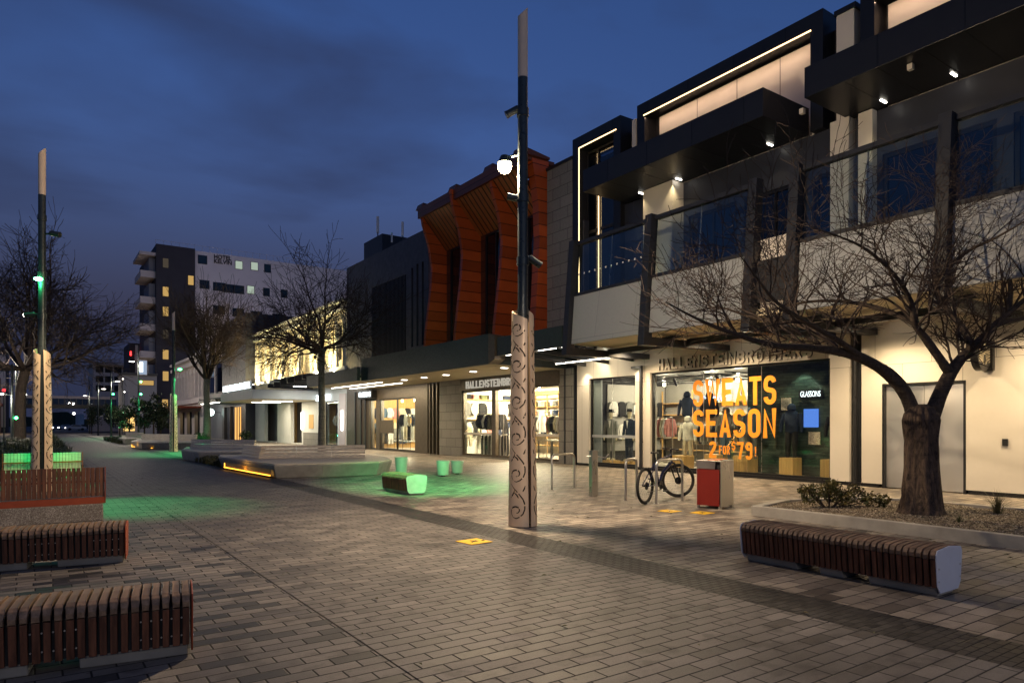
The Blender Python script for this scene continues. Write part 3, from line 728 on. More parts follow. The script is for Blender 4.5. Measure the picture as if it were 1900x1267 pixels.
# display lettering on the glass
SW = thing('sale_lettering', 'large orange sale lettering stuck on the wide shop window', 'window lettering', (X + .1, 12.5, .5))
OR = mat('orange_vinyl', (.95, .34, .03), .5, var=.05); 
pr = OR.node_tree.nodes['Principled BSDF']; 
y0 = 13.95
lettering('lettering', 'SWEATS', .80, 2.86, OR, SW, (X + .106, y0, 2.04), .004, .50, .165, .10)
lettering('lettering', 'SEASON', .82, 2.86, OR, SW, (X + .106, y0, 1.12), .004, .50, .165, .10)
lettering('lettering', '2', .50, .26, OR, SW, (X + .106, 13.34, .50), .004, .5, .18)
lettering('lettering', 'FOR', .26, .38, OR, SW, (X + .106, 12.98, .62), .004, .5, .17, .14)
lettering('lettering', '$', .24, .13, OR, SW, (X + .106, 12.54, .76), .004, .5, .17)
lettering('lettering', '79', .50, .52, OR, SW, (X + .106, 12.36, .50), .004, .5, .18, .12)
lettering('lettering', '!', .28, .04, OR, SW, (X + .106, 11.76, .60), .004, .5, .17)
# lit poster, small cards, lettering imitating a reflected sign
def poster(name, lab, y, z, wd, hh, m, x=X + .95, txt=None):
    t = thing(name, lab, 'sign', (x, y, z))
    MB().box(x, x + .03, y - wd / 2, y + wd / 2, z, z + hh).build('panel', m, t)
    if txt: text('lettering', txt, hh * .7, M['signw'], t, (x - .002, y + wd * .42, z + hh * .15), 'x', width=wd * .84, ext=.003)
    return t
poster('screen', 'blue lit screen hanging inside the darker end of the wide shop window', 10.6, 1.42, .42, .5, emit('screen_blue', (.12, .28, .9), 1.0))
poster('sign_or_reflection', 'small white lettering above the blue screen imitating a sign reflected in the glass', 10.6, 2.22, .7, .22, M['blackm'], X + .93, 'GLASSONS')  # lettering set inside the room imitates a sign mirrored in the glass
poster('graphic_card', 'small orange and white graphic card below the blue screen', 10.5, .95, .34, .34, mat('card_print', (.55, .45, .38), .6, var=.8, scale=25))
poster('graphic_card', 'small orange and white graphic card beside the last letter of the sale lettering', 11.35, 1.9, .3, .34, bpy.data.materials['card_print'])
# ---------------------------------------------------------------- clothes, mannequins, plinths
G_COL = dict(black=mat('cloth_black', (.015, .015, .017), .9), white=mat('cloth_white', (.7, .68, .64), .9), grey=mat('cloth_grey', (.18, .18, .17), .9),
             navy=mat('cloth_navy', (.02, .03, .06), .9), pink=mat('cloth_pink', (.5, .22, .2), .9), olive=mat('cloth_olive', (.10, .11, .05), .9),
             cream=mat('cloth_cream', (.6, .52, .38), .9), denim=mat('cloth_denim', (.10, .16, .24), .9))
def garment_mesh(kind):
    mb = MB()
    if kind == 'top':
        o = [(0, .0), (.07, .01), (.2, -.05), (.31, -.34), (.27, -.62), (.21, -.60), (.2, -.34), (.17, -.24), (.19, -.70)]
    else:
        o = [(0, 0), (.12, 0), (.18, -.02), (.2, -.5), (.19, -.98), (.05, -.98), (.01, -.4)]
    P = o + [(-x, z) for x, z in reversed(o[1:])]
    n = len(P); th_ = lambda x: .045 + .02 * math.cos(x * 9)
    A_ = [(x, -th_(x), z) for x, z in P]; B_ = [(x, th_(x), z) for x, z in P]
    mb.add(A_ + B_, [tuple(range(n)), tuple(range(n, 2 * n))[::-1]] + [(i, n + i, n + (i + 1) % n, (i + 1) % n) for i in range(n)])
    return mb
GM = {}
GN = {'top': 'long sleeved {c} top', 'trousers': 'pair of {c} trousers'}
def garment(kind, colr, loc, rz, where, scale=1.0, group=None):
    key = (kind, colr)
    if key not in GM:
        o = garment_mesh(kind).build('garment', G_COL[colr], None, world=False); GM[key] = o
        b = o.modifiers.new('Bevel', 'BEVEL'); b.width = .02; b.segments = 2
    else: o = GM[key].copy(); link(o)
    o.location = loc; o.rotation_euler = (0, 0, rz); o.scale = (scale,) * 3
    return tag(o, GN[kind].format(c=colr) + ' hanging ' + where, 'clothing', group)
def rail(x, y0, y1, z, lab, cols, where, group, kind='top', step=.13):
    t = thing('clothes_rail', lab, 'clothes rail', (x, (y0 + y1) / 2, 0))
    MB().tube([(x, y0, .09), (x, y0, z), (x, y1, z), (x, y1, .09)], .014, 8).build('rail_frame', M['steel'], t)
    mb = MB(); mb.box(x - .25, x + .25, y0 - .02, y0 + .02, .085, .11); mb.box(x - .25, x + .25, y1 - .02, y1 + .02, .085, .11); mb.build('foot_bar', M['blackm'], t)
    n = int((y1 - y0 - .12) / step); rr = random.Random(int(x * 31 + y0 * 7 + z * 13))
    for i in range(n):
        c_ = cols[i % len(cols)] if isinstance(cols, list) else cols
        garment(kind, c_, (x, y0 + .1 + step * i, z - .05), rr.uniform(-.25, .25), where, rr.uniform(.9, 1.02), group)
def plinth(x, y, wd, h, lab):
    o = MB().box(x - wd / 2, x + wd / 2, y - wd / 2, y + wd / 2, .086, .086 + h).build('display_plinth', M['ply'], None, bevel=.006)
    return tag(o, lab, 'plinth')
def mannequin(x, y, z, rz, lab, suit, shirt, hat=True, bottoms=None):
    t = thing('mannequin', lab, 'mannequin', (x, y, z), rz)
    W = dict(world=False)
    b = MB().lathe([(.075, .80), (.16, .86), (.17, .98), (.15, 1.10), (.185, 1.28), (.195, 1.38), (.15, 1.46), (.06, 1.50)], 14, sy=.62)
    for s_ in (-1, 1):
        b.tube([(s_ * .19, 0, 1.42), (s_ * .24, -.01, 1.15), (s_ * .25, -.05, .88)], [.06, .052, .042], 10)
    b.build('jacket', G_COL[suit], t, smooth=True, **W)
    l = MB()
    for s_ in (-1, 1): l.tube([(s_ * .08, 0, .93), (s_ * .095, -.02, .5), (s_ * .10, .0, .07)], [.095, .07, .055], 10)
    l.build('trousers', G_COL[bottoms or suit], t, smooth=True, **W)
    MB().add([(-.05, -.118, 1.44), (.05, -.118, 1.44), (.0, -.122, 1.15)], [(0, 1, 2)]).build('shirt', G_COL[shirt], t, **W)
    sk = MB()
    for s_ in (-1, 1): sk.tube([(s_ * .25, -.05, .88), (s_ * .25, -.07, .80), (s_ * .245, -.08, .72)], [.03, .036, .012], 8); 
    for s_ in (-1, 1): sk.tube([(s_ * .10, .04, .05), (s_ * .10, -.16, .035)], [.045, .035], 8)
    sk.tube([(0, 0, 1.47), (0, 0, 1.58)], [.05, .045], 10); sk.lathe([(.01, 1.54), (.055, 1.57), (.075, 1.65), (.08, 1.71), (.06, 1.78), (.02, 1.81)], 14, sy=1.15)
    sk.build('figure', M['cream'], t, smooth=True, **W)
    if hat: MB().lathe([(.15, 1.735), (.155, 1.745), (.092, 1.75), (.088, 1.82), (.07, 1.85), (.01, 1.84)], 18, sy=1.15).build('hat', G_COL['black'], t, smooth=True, **W)
    return t
rzm = -PI / 2 + .35
q1 = FX(1134, 800, X + .75); q2 = FX(1168, 800, X + .70)
mannequin(X + .75, q1.y, .20, rzm, 'mannequin in grey suit and black hat in the narrow shop window', 'grey', 'white')
mannequin(X + .70, q2.y, .20, rzm - .3, 'mannequin in dark navy suit and black hat in the narrow shop window', 'navy', 'white')
rail(X + 1.7, 16.2, 17.6, 1.75, 'clothes rail of pink and white tops behind the two suited mannequins', ['pink', 'white', 'cream'], 'on the rail behind the suited mannequins', 'tops behind the mannequins')
rail(X + 2.0, 13.2, 15.4, 1.55, 'long steel clothes rail seen through the sale lettering', ['grey', 'white', 'navy', 'cream'], 'on the rail behind the sale lettering', 'tops behind the sale lettering')
rail(X + 3.0, 15.6, 16.9, 1.6, 'rear clothes rail of dark tops near the shelving', ['black', 'olive', 'grey'], 'on the rear rail near the shelving', 'dark tops near the shelving')
def torso(x, y, z, colr, lab, hood=True, legs=None, leg_h=.8):
    t = thing('torso_form', lab, 'mannequin', (x, y, z), rzm)
    b = MB().lathe([(.12, 0), (.18, .06), (.17, .2), (.19, .4), (.2, .5), (.15, .6), (.07, .65)], 14, sy=.65)
    for s_ in (-1, 1): b.tube([(s_ * .19, 0, .54), (s_ * .26, -.02, .28), (s_ * .27, -.08, .03)], [.065, .055, .04], 10)
    if hood: b.lathe([(.05, .6), (.12, .66), (.11, .76), (.05, .82)], 12)
    b.build('hooded_top', G_COL[colr], t, smooth=True, world=False)
    l = MB()
    if legs:
        for s_ in (-1, 1): l.tube([(s_ * .08, 0, .05), (s_ * .09, -.02, -leg_h * .5), (s_ * .1, 0, -leg_h)], [.09, .07, .05], 10)
        l.build('trousers', G_COL[legs], t, smooth=True, world=False)
    else: l.cyl((0, 0, -z + .5), .015, z - .5, 8).build('stand', M['steel'], t, world=False)
torso(X + .8, 14.75, .95, 'white', 'printed white sweatshirt form standing at the lit end of the wide window', True, 'cream', .42)
torso(X + 1.0, 14.95, 1.75, 'navy', 'dark hooded sweatshirt form hung high at the lit end of the wide window')
torso(X + 1.0, 14.05, 1.7, 'black', 'black hooded sweatshirt form under the blue hanging neon')
torso(X + .7, 13.2, 1.2, 'grey', 'grey sweatshirt form behind the middle letters of the sale lettering', True, 'denim', .7)
torso(X + .7, 12.3, 1.2, 'denim', 'blue grey sweatshirt form behind the last letters of the sale lettering', True, 'grey', .7)
torso(X + .72, 9.72, 1.15, 'black', 'dark top form above cream trousers at the dark end of the wide window', False, 'cream', .72)
torso(X + .75, 11.05, 1.25, 'navy', 'dark sweatshirt form beside the blue screen', True, 'black', .75)
for (y, wd, h, l_) in ((q1.y, .5, .11, 'low plywood plinth beneath the grey suited mannequin'), (q2.y, .5, .11, 'low plywood plinth beneath the navy suited mannequin'),
                       (14.8, .5, .42, 'plywood plinth beneath the printed white sweatshirt'), (13.5, .5, .5, 'plywood plinth below the number two of the sale lettering'),
                       (12.45, .5, .5, 'plywood plinth beside the red litter bin behind the glass'), (11.0, .42, .5, 'plywood plinth under the blue screen'), (9.8, .42, .5, 'plywood plinth against the pale end wall of the wide window')):
    plinth(X + .72 if h < .2 else X + .62, y, wd, h, l_)
for i, c_ in enumerate(['white', 'black', 'grey', 'white', 'pink', 'cream', 'black']):
    garment('top', c_, (X + 1.4 + i * .42, 18.82, 2.35), 0, 'high on the end wall behind the suited mannequins', .8, 'tops on the end wall')
    garment('top', ['black', 'white', 'navy'][i % 3], (X + 1.4 + i * .42, 18.82, 1.5), 0, 'low on the end wall behind the suited mannequins', .8, 'tops on the end wall')
nt = thing('neon_sign', 'blue handwritten neon squiggle glowing inside the wide shop window', 'neon sign', (X + 1.3, 14.2, 2.3))
pts = [(X + 1.3, 14.55 - i * .035, 2.32 + .09 * math.sin(i * 1.1) + .02 * math.sin(i * 2.7)) for i in range(26)]
MB().tube(pts, .012, 6).build('tube', emit('neon_blue', (.15, .4, 1), 5), nt)
stack_later = []
# ================================================================ BUILDING B (orange blades, grey stone shop front)
B = thing('orange_bladed_building', 'shop building with tall orange metal blades above a dark canopy', 'building', (X, 25, 0))
y0b, y1b = 19.5, 30.9
SW1 = (20.35, 27.6, .06, 3.06)
mb = MB(); wall_open(mb, X, X + .3, 19.5, 29.75, 0, 3.6, [SW1]); mb.build('stone_wall', M['stone'], B)
MB().box(X, X + .3, 19.5, 29.75, 3.6, 5.0).build('wall', M['fin'], B)
MB().box(X - .05, X - .002, 20.3, 27.65, 3.06, 3.56).build('fascia', M['bronze'], B)
lettering('fascia_lettering', 'HALLENSTEINBROTHERS', .34, 5.3, M['signwarm'], B, (X - .052, 27.1, 3.13), .03, .60, .20, .10)
wd = frame_x(MB(), X + .06, X + .16, SW1[0], SW1[1], SW1[2], SW1[3], .09).box(X + .02, X + .18, 24.75, 25.05, .06, 2.97).box(X + .02, X + .18, 22.6, 22.75, .06, 2.97).build('window', M['bronze'], B)
for a, b in ((20.44, 22.6), (25.05, 27.51)):
    MB().box(X + .1, X + .112, a, b, .15, 2.97).build('pane', M['glass'], wd)
    MB().box(X + .094, X + .099, a, b, 1.02, 1.12).build('safety_band', M['panelw'], wd)
MB().box(X - .03, X + .05, 19.95, 20.0, 0, 3.6).box(X + .02, X + .3, 19.45, 19.5, 0, 3.6).build('trim', M['fin'], B)
# recess and dark pipes between shop fronts
for y in (29.95, 30.35, 30.7): MB().box(X - .05, X + .08, y - .06, y + .06, 0, 3.55).build('downpipe', M['bronze'], B)
MB().box(X + .1, X + .4, 29.75, 30.9, 0, 5.0).build('wall', M['fin'], B)
# canopy
MB().box(12.95, 13.1, 20.0, 31.3, 3.6, 4.66).build('canopy_fascia', M['fasc'], B, bevel=.01)
MB().box(13.1, X - .003, 20.1, 31.3, 3.601, 3.75).build('canopy_soffit', M['soffit'], B)
MB().box(13.1, X - .003, 20.0, 31.3, 4.5, 4.64).build('canopy_roof', M['fasc'], B)
MB().exx([(19.6, 3.75), (19.6, 4.55), (20.0, 4.66), (20.0, 3.6)], 12.96, 13.4).build('canopy_end', M['bronze'], B)
MB().box(13.4, X - .003, 19.9, 20.09, 3.602, 4.5).build('canopy_end', M['fasc'], B)
lt = MB()
for y in (21.0, 23.2, 25.4, 27.4, 29.4): lt.box(14.2, 14.45, y - .06, y + .06, 3.585, 3.599)
lt.build('canopy_light', M['ledw'], B)
for y in (21.0, 23.8, 26.6, 29.4): lamp('SPOT', (14.3, y, 3.56), 230, (1, .76, .42), B, .1, (14.3, y, 0), 140, .9)
# link canopy (glass and steel) in front of building A's left end
LC = thing('link_canopy', 'dark steel and glass canopy joining the two shop buildings', 'canopy', (13, 17.5, 3.8))
MB().box(13.02, 13.15, 16.02, 19.55, 3.85, 4.48).build('fascia', M['fasc'], LC, bevel=.008)
for y in (16.4, 17.6, 18.8): MB().exy([(13.16, 3.95), (X - .01, 3.72), (X - .01, 3.60), (13.16, 3.83)], y - .04, y + .04).build('beam', M['fin'], LC)
MB().box(13.16, X - .01, 16.02, 19.5, 4.0, 4.02).build('glass_roof', M['glassd'], LC)
MB().box(15.4, 15.43, 16.5, 19.3, 3.66, 3.69).build('light_strip', M['ledw'], LC)
MB().box(13.3, 13.33, 16.1, 19.4, 3.86, 3.89).build('light_strip', M['ledw'], LC)
lamp('AREA', (15.4, 17.8, 3.6), 60, (1, .8, .5), LC, .1, (16.3, 17.8, 2.2), sy=2.5)
for y in (16.1, 18.7): lamp('SPOT', (X - .25, y, 3.5), 70, (1, .78, .5), LC, .03, (X - .1, y, 0), 110, .8)
# upper floor
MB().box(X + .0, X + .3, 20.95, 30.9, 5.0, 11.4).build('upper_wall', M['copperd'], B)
MB().box(X + 6, X + 14, 19.5, 30.9, 0, 11.2).build('rear_block', M['black'], B)
MB().box(X - .1, X + 2, 19.45, 20.95, 5.0, 11.3).build('stone_pier', M['stone'], B)
MB().box(X - .14, X + 2.04, 19.42, 20.98, 11.302, 11.42).build('coping', M['fin'], B)
blades = [29.1, 26.0, 23.1, 21.0]
prof = [(15.0, 11.75), (15.12, 11.0), (15.45, 10.0), (15.62, 9.0), (15.55, 8.0), (15.40, 6.8), (15.25, 5.6), (15.2, 4.7)]
for i, y in enumerate(blades):
    pr_ = [(x - (.15 if i in (1,) else 0), z) for x, z in prof]
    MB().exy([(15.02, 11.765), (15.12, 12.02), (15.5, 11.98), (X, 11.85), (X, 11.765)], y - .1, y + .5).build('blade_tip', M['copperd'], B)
    if i < 3:
        MB().exy([(X - .001, 4.7), (X - .001, 11.75)] + pr_, y - .09, y + .09).build('blade', M['copper'], B)
        # angled cheek folding from the blade edge back to the wall on the far side
        mb = MB(); n = len(prof)
        P1 = [(x, y + .092, z) for x, z in pr_]; P2 = [(X - .02, y + .9 + .25 * math.sin(j * .9), z) for j, (x, z) in enumerate(pr_)]
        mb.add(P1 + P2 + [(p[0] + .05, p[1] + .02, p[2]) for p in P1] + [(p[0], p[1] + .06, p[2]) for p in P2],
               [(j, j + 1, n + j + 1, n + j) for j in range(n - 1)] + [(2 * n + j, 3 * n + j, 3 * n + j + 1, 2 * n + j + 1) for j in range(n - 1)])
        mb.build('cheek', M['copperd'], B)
    else:
        MB().exy([(X - .001, 4.7), (X - .001, 11.7), (15.6, 11.7), (15.9, 10), (15.95, 8.6), (15.7, 4.7)], y - .02, y + .35).build('blade', M['copper'], B)
MB().exy([(14.98, 11.76), (14.98, 11.3), (15.10, 11.3), (15.10, 11.62), (X + .3, 11.62), (X + .3, 11.76)], 21.0, 29.3).build('roof_band', M['copperd'], B)
for a, b in ((21.37, 23.0), (23.2, 25.9), (26.1, 29.0)):
    MB().exy([(15.12, 11.3), (X - .05, 9.9), (X - .05, 10.0), (15.12, 11.4)], a, b).build('soffit_slats', M['slats'], B)
    wd = frame_x(MB(), X - .1, X - .004, a + .25, b - .5, 5.3, 9.85, .07, True, ((a + b) / 2,)).build('window', M['black'], B)
    MB().box(X - .05, X - .04, a + .3, b - .55, 5.37, 9.8).build('pane', M['glassd'], wd)
lamp('SPOT', (13.0, 23.8, 5.0), 0, (1, .6, .3), B, .1, (15.6, 24, 8), 80)
# interior
IB = thing('shop_interior', 'bright clothing shop room behind the grey stone shop front', 'shop interior', (X + .5, 24, 0))
MB().box(X + .18, X + 5.4, 19.7, 28.6, .01, .055).build('floor', M['floorin'], IB)
MB().box(X + .3, X + 5.5, 19.7, 28.6, 3.3, 3.4).build('ceiling', M['wallin'], IB)
MB().box(X + 4.6, X + 4.7, 19.7, 28.6, .06, 3.3).build('rear_wall', M['wallin'], IB)
MB().box(X + .3, X + 5.4, 28.5, 28.6, .06, 3.3).box(X + .3, X + 5.4, 19.7, 19.8, .06, 3.3).build('side_wall', M['wallin'], IB)
sh = MB()
for z in (.45, .9, 1.9, 2.35, 2.75): sh.box(X + 4.15, X + 4.58, 20.0, 28.3, z, z + .03)
for y in [20 + .92 * i for i in range(10)]: sh.box(X + 4.15, X + 4.19, y - .02, y + .02, .06, 3.0)
sh.box(X + 4.1, X + 4.6, 20.0, 28.3, 2.95, 3.12)
sh.build('shelving', M['ply'], IB)
for (x, y) in ((X + 1.6, 21.5), (X + 1.6, 24.2), (X + 1.6, 26.8), (X + 3.2, 23.0), (X + 3.2, 25.8)):
    MB().cyl((x, y, 3.1), .06, .15, 12).build('track_light', M['ceill'], IB)
for y in (21.6, 24.2, 26.8): lamp('POINT', (X + 2.0, y, 2.9), 750, (1, .84, .56), IB, .12)
rail(X + .75, 25.2, 27.4, 2.0, 'high clothes rail of black and white tops in the stone framed window', ['black', 'black', 'white', 'black'], 'on the high rail in the stone framed window', 'tops on the high rail', step=.2)
rail(X + .9, 25.2, 27.3, 1.05, 'low clothes rail of dark trousers in the stone framed window', ['black', 'white', 'black', 'grey'], 'on the low rail in the stone framed window', 'trousers on the low rail', 'trousers', .17)
rail(X + 1.2, 22.9, 24.6, 1.9, 'clothes rail of pale tops inside the shop entrance', ['white', 'grey', 'white', 'cream'], 'on the rail inside the shop entrance', 'tops inside the entrance', step=.2)
rail(X + 1.0, 20.6, 22.4, 1.9, 'clothes rail of mixed tops beside the shop entrance', ['cream', 'black', 'olive', 'pink', 'white'], 'on the rail beside the shop entrance', 'tops beside the entrance', step=.18)
def stack(x, y, z, colr, lab):
    mb = MB(); rr = random.Random(int(y * 91))
    for i in range(6): mb.obox((x + rr.uniform(-.01, .01), y + rr.uniform(-.01, .01), z + .022 + i * .043), .28, .3, .038, rz=rr.uniform(-.08, .08))
    tag(mb.build('folded_clothes', G_COL[colr], None, bevel=.01), lab, 'clothing', 'folded clothes on the rear shelves')
cl = ['white', 'black', 'cream', 'pink', 'navy', 'olive', 'grey']
for i in range(9):
    for j, z in enumerate((1.93, 2.38, .93)):
        stack(X + 4.36, 20.45 + i * .92, z, cl[(i * 3 + j * 2) % 7], cl[(i * 3 + j * 2) % 7] + ' folded clothes on the rear shelves of the bright shop')
rs = random.Random(9)
for i in range(9):
    for z, kind, kk in ((2.55, 'top', 0), (1.62, 'top', 2), (1.35, 'trousers', 1)):
        if kind == 'trousers' and i % 2: continue
        garment(kind, ['black', 'white', 'grey', 'cream', 'black', 'white', 'pink', 'navy'][(i * 3 + kk * 2 + int(z)) % 8], (X + .75 + i * .43, 28.32 - (.12 if kind == 'trousers' else 0), z), rs.uniform(-.3, .3), 'on the end wall of the bright stone fronted shop', rs.uniform(.85, 1.0), 'clothes on the bright end wall')
se = MB()
for z in (2.68, 1.72): se.box(X + .4, X + 4.2, 28.12, 28.48, z, z + .03)
se.build('end_shelf', M['ply'], IB)
for i in range(8): stack_later.append((X + .7 + i * .46, 28.3, 2.715, i))
tb = thing('display_table', 'pale display table just inside the bright shop entrance', 'table', (X + 1.0, 23.3, 0))
MB().box(X + .6, X + 1.4, 21.6, 22.5, .82, .87).build('tabletop', M['white'], tb)
for dx in (.64, 1.36):
    for y in (21.64, 22.46): MB().box(X + dx - .02, X + dx + .02, y - .02, y + .02, .06, .82).build('leg', M['blackm'], tb)
for (x, y, z, i) in stack_later:
    c_ = cl[(i * 2 + 1) % 7]; mb = MB(); rr = random.Random(i)
    for k in range(5): mb.obox((x, y, z + .022 + k * .045), .34, .3, .04, rz=rr.uniform(-.1, .1))
    tag(mb.build('folded_clothes', G_COL[c_], None, bevel=.01), c_ + ' folded clothes on the high end shelf of the bright shop', 'clothing', 'folded clothes on the high end shelf')
# ================================================================ BUILDING C (dark slab with slits; lit clothing shop below)
C_ = thing('dark_slab_building', 'windowless charcoal building with a louvred panel and three vertical slits', 'building', (X, 36, 0))
wall_open(MB(), X, X + .3, 30.92, 42.0, 4.6, 11.5, [(31.4, 31.62, 5.6, 9.9), (32.0, 32.22, 5.6, 9.9), (32.6, 32.82, 5.6, 9.8), (33.4, 38.0, 5.2, 9.6)]).build('wall', M['navy'], C_)
MB().box(X + .2, X + .25, 31.2, 38.1, 5.2, 10).build('recess', M['blackm'], C_)
lv = MB(); y = 33.45
while y < 37.95: lv.box(X + .02, X + .14, y, y + .07, 5.2, 9.6); y += .17
lv.build('louvre_panel', M['black'], C_)
MB().box(X + 6, X + 15, 30.92, 42, 0, 11.4).build('rear_block', M['black'], C_)
MB().box(X + .3, X + 8, 41.8, 42.0, 0, 11.5).box(X + .3, X + 8, 30.92, 31.1, 3.6, 11.4).build('side_wall', M['black'], C_)
SW2 = (32.4, 36.9, .05, 2.95)
wall_open(MB(), X, X + .3, 31.0, 42.0, 0, 4.6, [SW2, (37.4, 38.3, .05, 2.95)]).build('lower_wall', M['bronze'], C_)
wd = frame_x(MB(), X + .05, X + .15, SW2[0], SW2[1], .05, 2.95, .08, True, (34.7,)).build('window', M['blackm'], C_)
MB().box(X + .09, X + .1, 32.48, 36.8, .13, 2.87).build('pane', M['glass'], wd)
wd = frame_x(MB(), X + .05, X + .15, 37.4, 38.3, .05, 2.95, .06).build('window', M['blackm'], C_)
MB().box(X + .09, X + .1, 37.46, 38.24, .1, 2.87).build('pane', M['glass'], wd)
MB().box(X - .02, X - .005, 35.0, 36.8, 1.0, 1.75).build('banner', M['bronze'], C_)
MB().box(X - .32, X - .02, 37.3, 39.3, 3.02, 3.5).build('sign_box', M['blackm'], C_)
text('sign_lettering', 'GLASSONS', .3, M['signw'], C_, (X - .325, 39.2, 3.12), 'x', width=1.75, ext=.02, off=.01)
for y in (38.9, 39.6, 40.5): MB().box(X - .06, X - .002, y - .07, y + .07, 0, 3.5).build('downpipe', M['fin'], C_)
MB().box(12.75, 12.9, 31.32, 38.8, 3.62, 4.25).build('canopy_fascia', M['fasc'], C_)
MB().box(12.9, X - .003, 31.35, 38.8, 3.60, 3.75).build('canopy_soffit', M['soffit'], C_)
ls = MB().box(14.1, 14.2, 31.6, 38.5, 3.58, 3.598).box(15.2, 15.3, 31.6, 38.5, 3.58, 3.598)
ls.build('light_strip', M['ledw'], C_)
lamp('AREA', (14.6, 35, 3.55), 420, (1, .78, .46), C_, .3, (14.6, 35, 0), sy=6.5)
IC = thing('shop_interior', 'very bright fashion shop room under the flat lit canopy', 'shop interior', (X + .5, 35, 0))
MB().box(X + .18, X + 4.4, 31.9, 39, .01, .045).build('floor', M['floorin'], IC)
MB().box(X + .3, X + 4.5, 31.9, 39, 3.2, 3.3).build('ceiling', M['ceilin'], IC)
MB().box(X + 4.0, X + 4.1, 31.9, 39, .05, 3.2).build('rear_wall', M['wallin'], IC)
MB().box(X + .3, X + 4, 38.9, 39, .05, 3.2).box(X + .3, X + 4, 31.9, 32, .05, 3.2).build('side_wall', M['ply'], IC)
for (x, y) in ((X + 1.3, 33.2), (X + 1.3, 35), (X + 1.3, 36.6), (X + 2.5, 34)): MB().cyl((x, y, 2.8), .06, .14, 12).build('track_light', M['ceill'], IC)
for y in (33.4, 35.8): lamp('POINT', (X + 1.8, y, 2.75), 900, (1, .84, .56), IC, .12)
tb = thing('display_table', 'row of low steel display tables in the bright fashion window', 'table', (X + .6, 34, 0))
MB().box(X + .35, X + .8, 32.6, 36.6, .55, .58).build('tabletop', M['white'], tb)
for y in (32.65, 33.65, 34.65, 35.65, 36.55):
    MB().tube([(X + .37, y, .05), (X + .37, y, .55)], .012, 6).build('leg', M['blackm'], tb)
rs = random.Random(4)
for i, c_ in enumerate(['white', 'black', 'denim', 'navy', 'cream', 'white', 'black']):
    garment('top', c_, (X + .7, 32.8 + i * .42, 2.05), rs.uniform(-.5, .5) + PI / 2, 'in the bright fashion window', .95, 'tops in the fashion window')
    garment('trousers', ['white', 'black', 'cream'][i % 3], (X + .72, 32.85 + i * .42, 1.45), PI / 2, 'in the bright fashion window', .85, 'trousers in the fashion window')
for i in range(9):
    for z, kind in ((2.5, 'top'), (1.6, 'top'), (1.25, 'trousers')):
        garment(kind, ['black', 'white', 'grey', 'cream', 'denim', 'white', 'pink', 'navy'][(i * 5 + int(z * 3)) % 8], (X + .7 + i * .40, 38.75 - (.1 if kind == 'trousers' else 0), z), rs.uniform(-.3, .3), 'on the end wall of the fashion shop', rs.uniform(.8, 1.0), 'clothes on the fashion shop end wall')
# ================================================================ BUILDING D (cream heritage facade, uplit)
D = thing('heritage_building', 'cream heritage building with uplit arched windows above small canopies', 'building', (X, 53, 0))
ops = []
wy = [42.6, 44.0, 46.4, 47.8, 50.4, 52.6, 54.6, 56.4, 58.0, 59.6, 61.2, 62.6]
for y in wy: ops.append((y, y + .75, 5.7, 8.1))
wall_open(MB(), X, X + .4, 42.02, 64.2, 4.0, 9.4, ops).build('wall', M['cream'], D)
MB().box(X - .12, X + .4, 42.02, 64.2, 4.9, 5.25).box(X - .2, X + .4, 42.02, 64.2, 8.9, 9.1).box(X - .3, X + .4, 42.02, 64.2, 9.42, 9.6).build('cornice', M['whites'], D)
for y in wy:
    a = MB(); pts = [(y - .12, 8.1)] + [(y + .375 - .5 * math.cos(PI * k / 10), 8.1 + .42 * math.sin(PI * k / 10)) for k in range(11)] + [(y + .87, 8.1)]
    a.exx(pts[1:-1] + [(y + .87, 7.95), (y - .12, 7.95)], X - .1, X - .002); a.build('arch', M['cream'], D)
    MB().box(X - .16, X - .001, y - .32, y - .12, 5.26, 8.3).build('pilaster', M['cream'], D)
    MB().box(X - .16, X - .001, y + .87, y + 1.02, 5.26, 8.3).build('pilaster', M['whites'], D)
    wd = frame_x(MB(), X + .1, X + .16, y, y + .75, 5.7, 8.1, .06).box(X + .1, X + .16, y + .06, y + .69, 6.85, 6.92).build('window', M['fin'], D)
    MB().box(X + .12, X + .13, y + .06, y + .69, 5.76, 8.04).build('pane', M['glassd'], wd)
MB().box(X + .8, X + .9, 42.2, 64, 4, 9.3).build('inner_wall', M['dark'], D)
MB().box(X + 1, X + 12, 42.02, 64.2, 0, 9.3).build('rear_block', M['greyb'], D)
# bay window projection
MB().exx([(48.9, 5.2), (51.9, 5.2), (51.9, 4.5), (48.9, 4.5)], X - .5, X - .13).build('bay_base', M['ply'], D)
for y in (43.0, 45.2, 47.4): MB().box(X - .05, X - .002, y - .08, y + .08, 4.3, 4.75).box(X - .05, X - .002, y - .2, y + .2, 4.48, 4.58).build('pattress', M['fin'], D)
up = MB()
for y in (43.5, 46, 48.5, 53, 56.5, 60, 63): up.box(X - .55, X - .45, y - .15, y + .15, 5.0, 5.06)
up.build('uplight', M['ledw'], D)
for y in (44, 47.5, 52, 56, 59.5, 62.8): lamp('AREA', (X - .55, y, 5.1), 480, (1, .78, .36), D, .12, (X + .1, y, 8.0), sy=2.6)
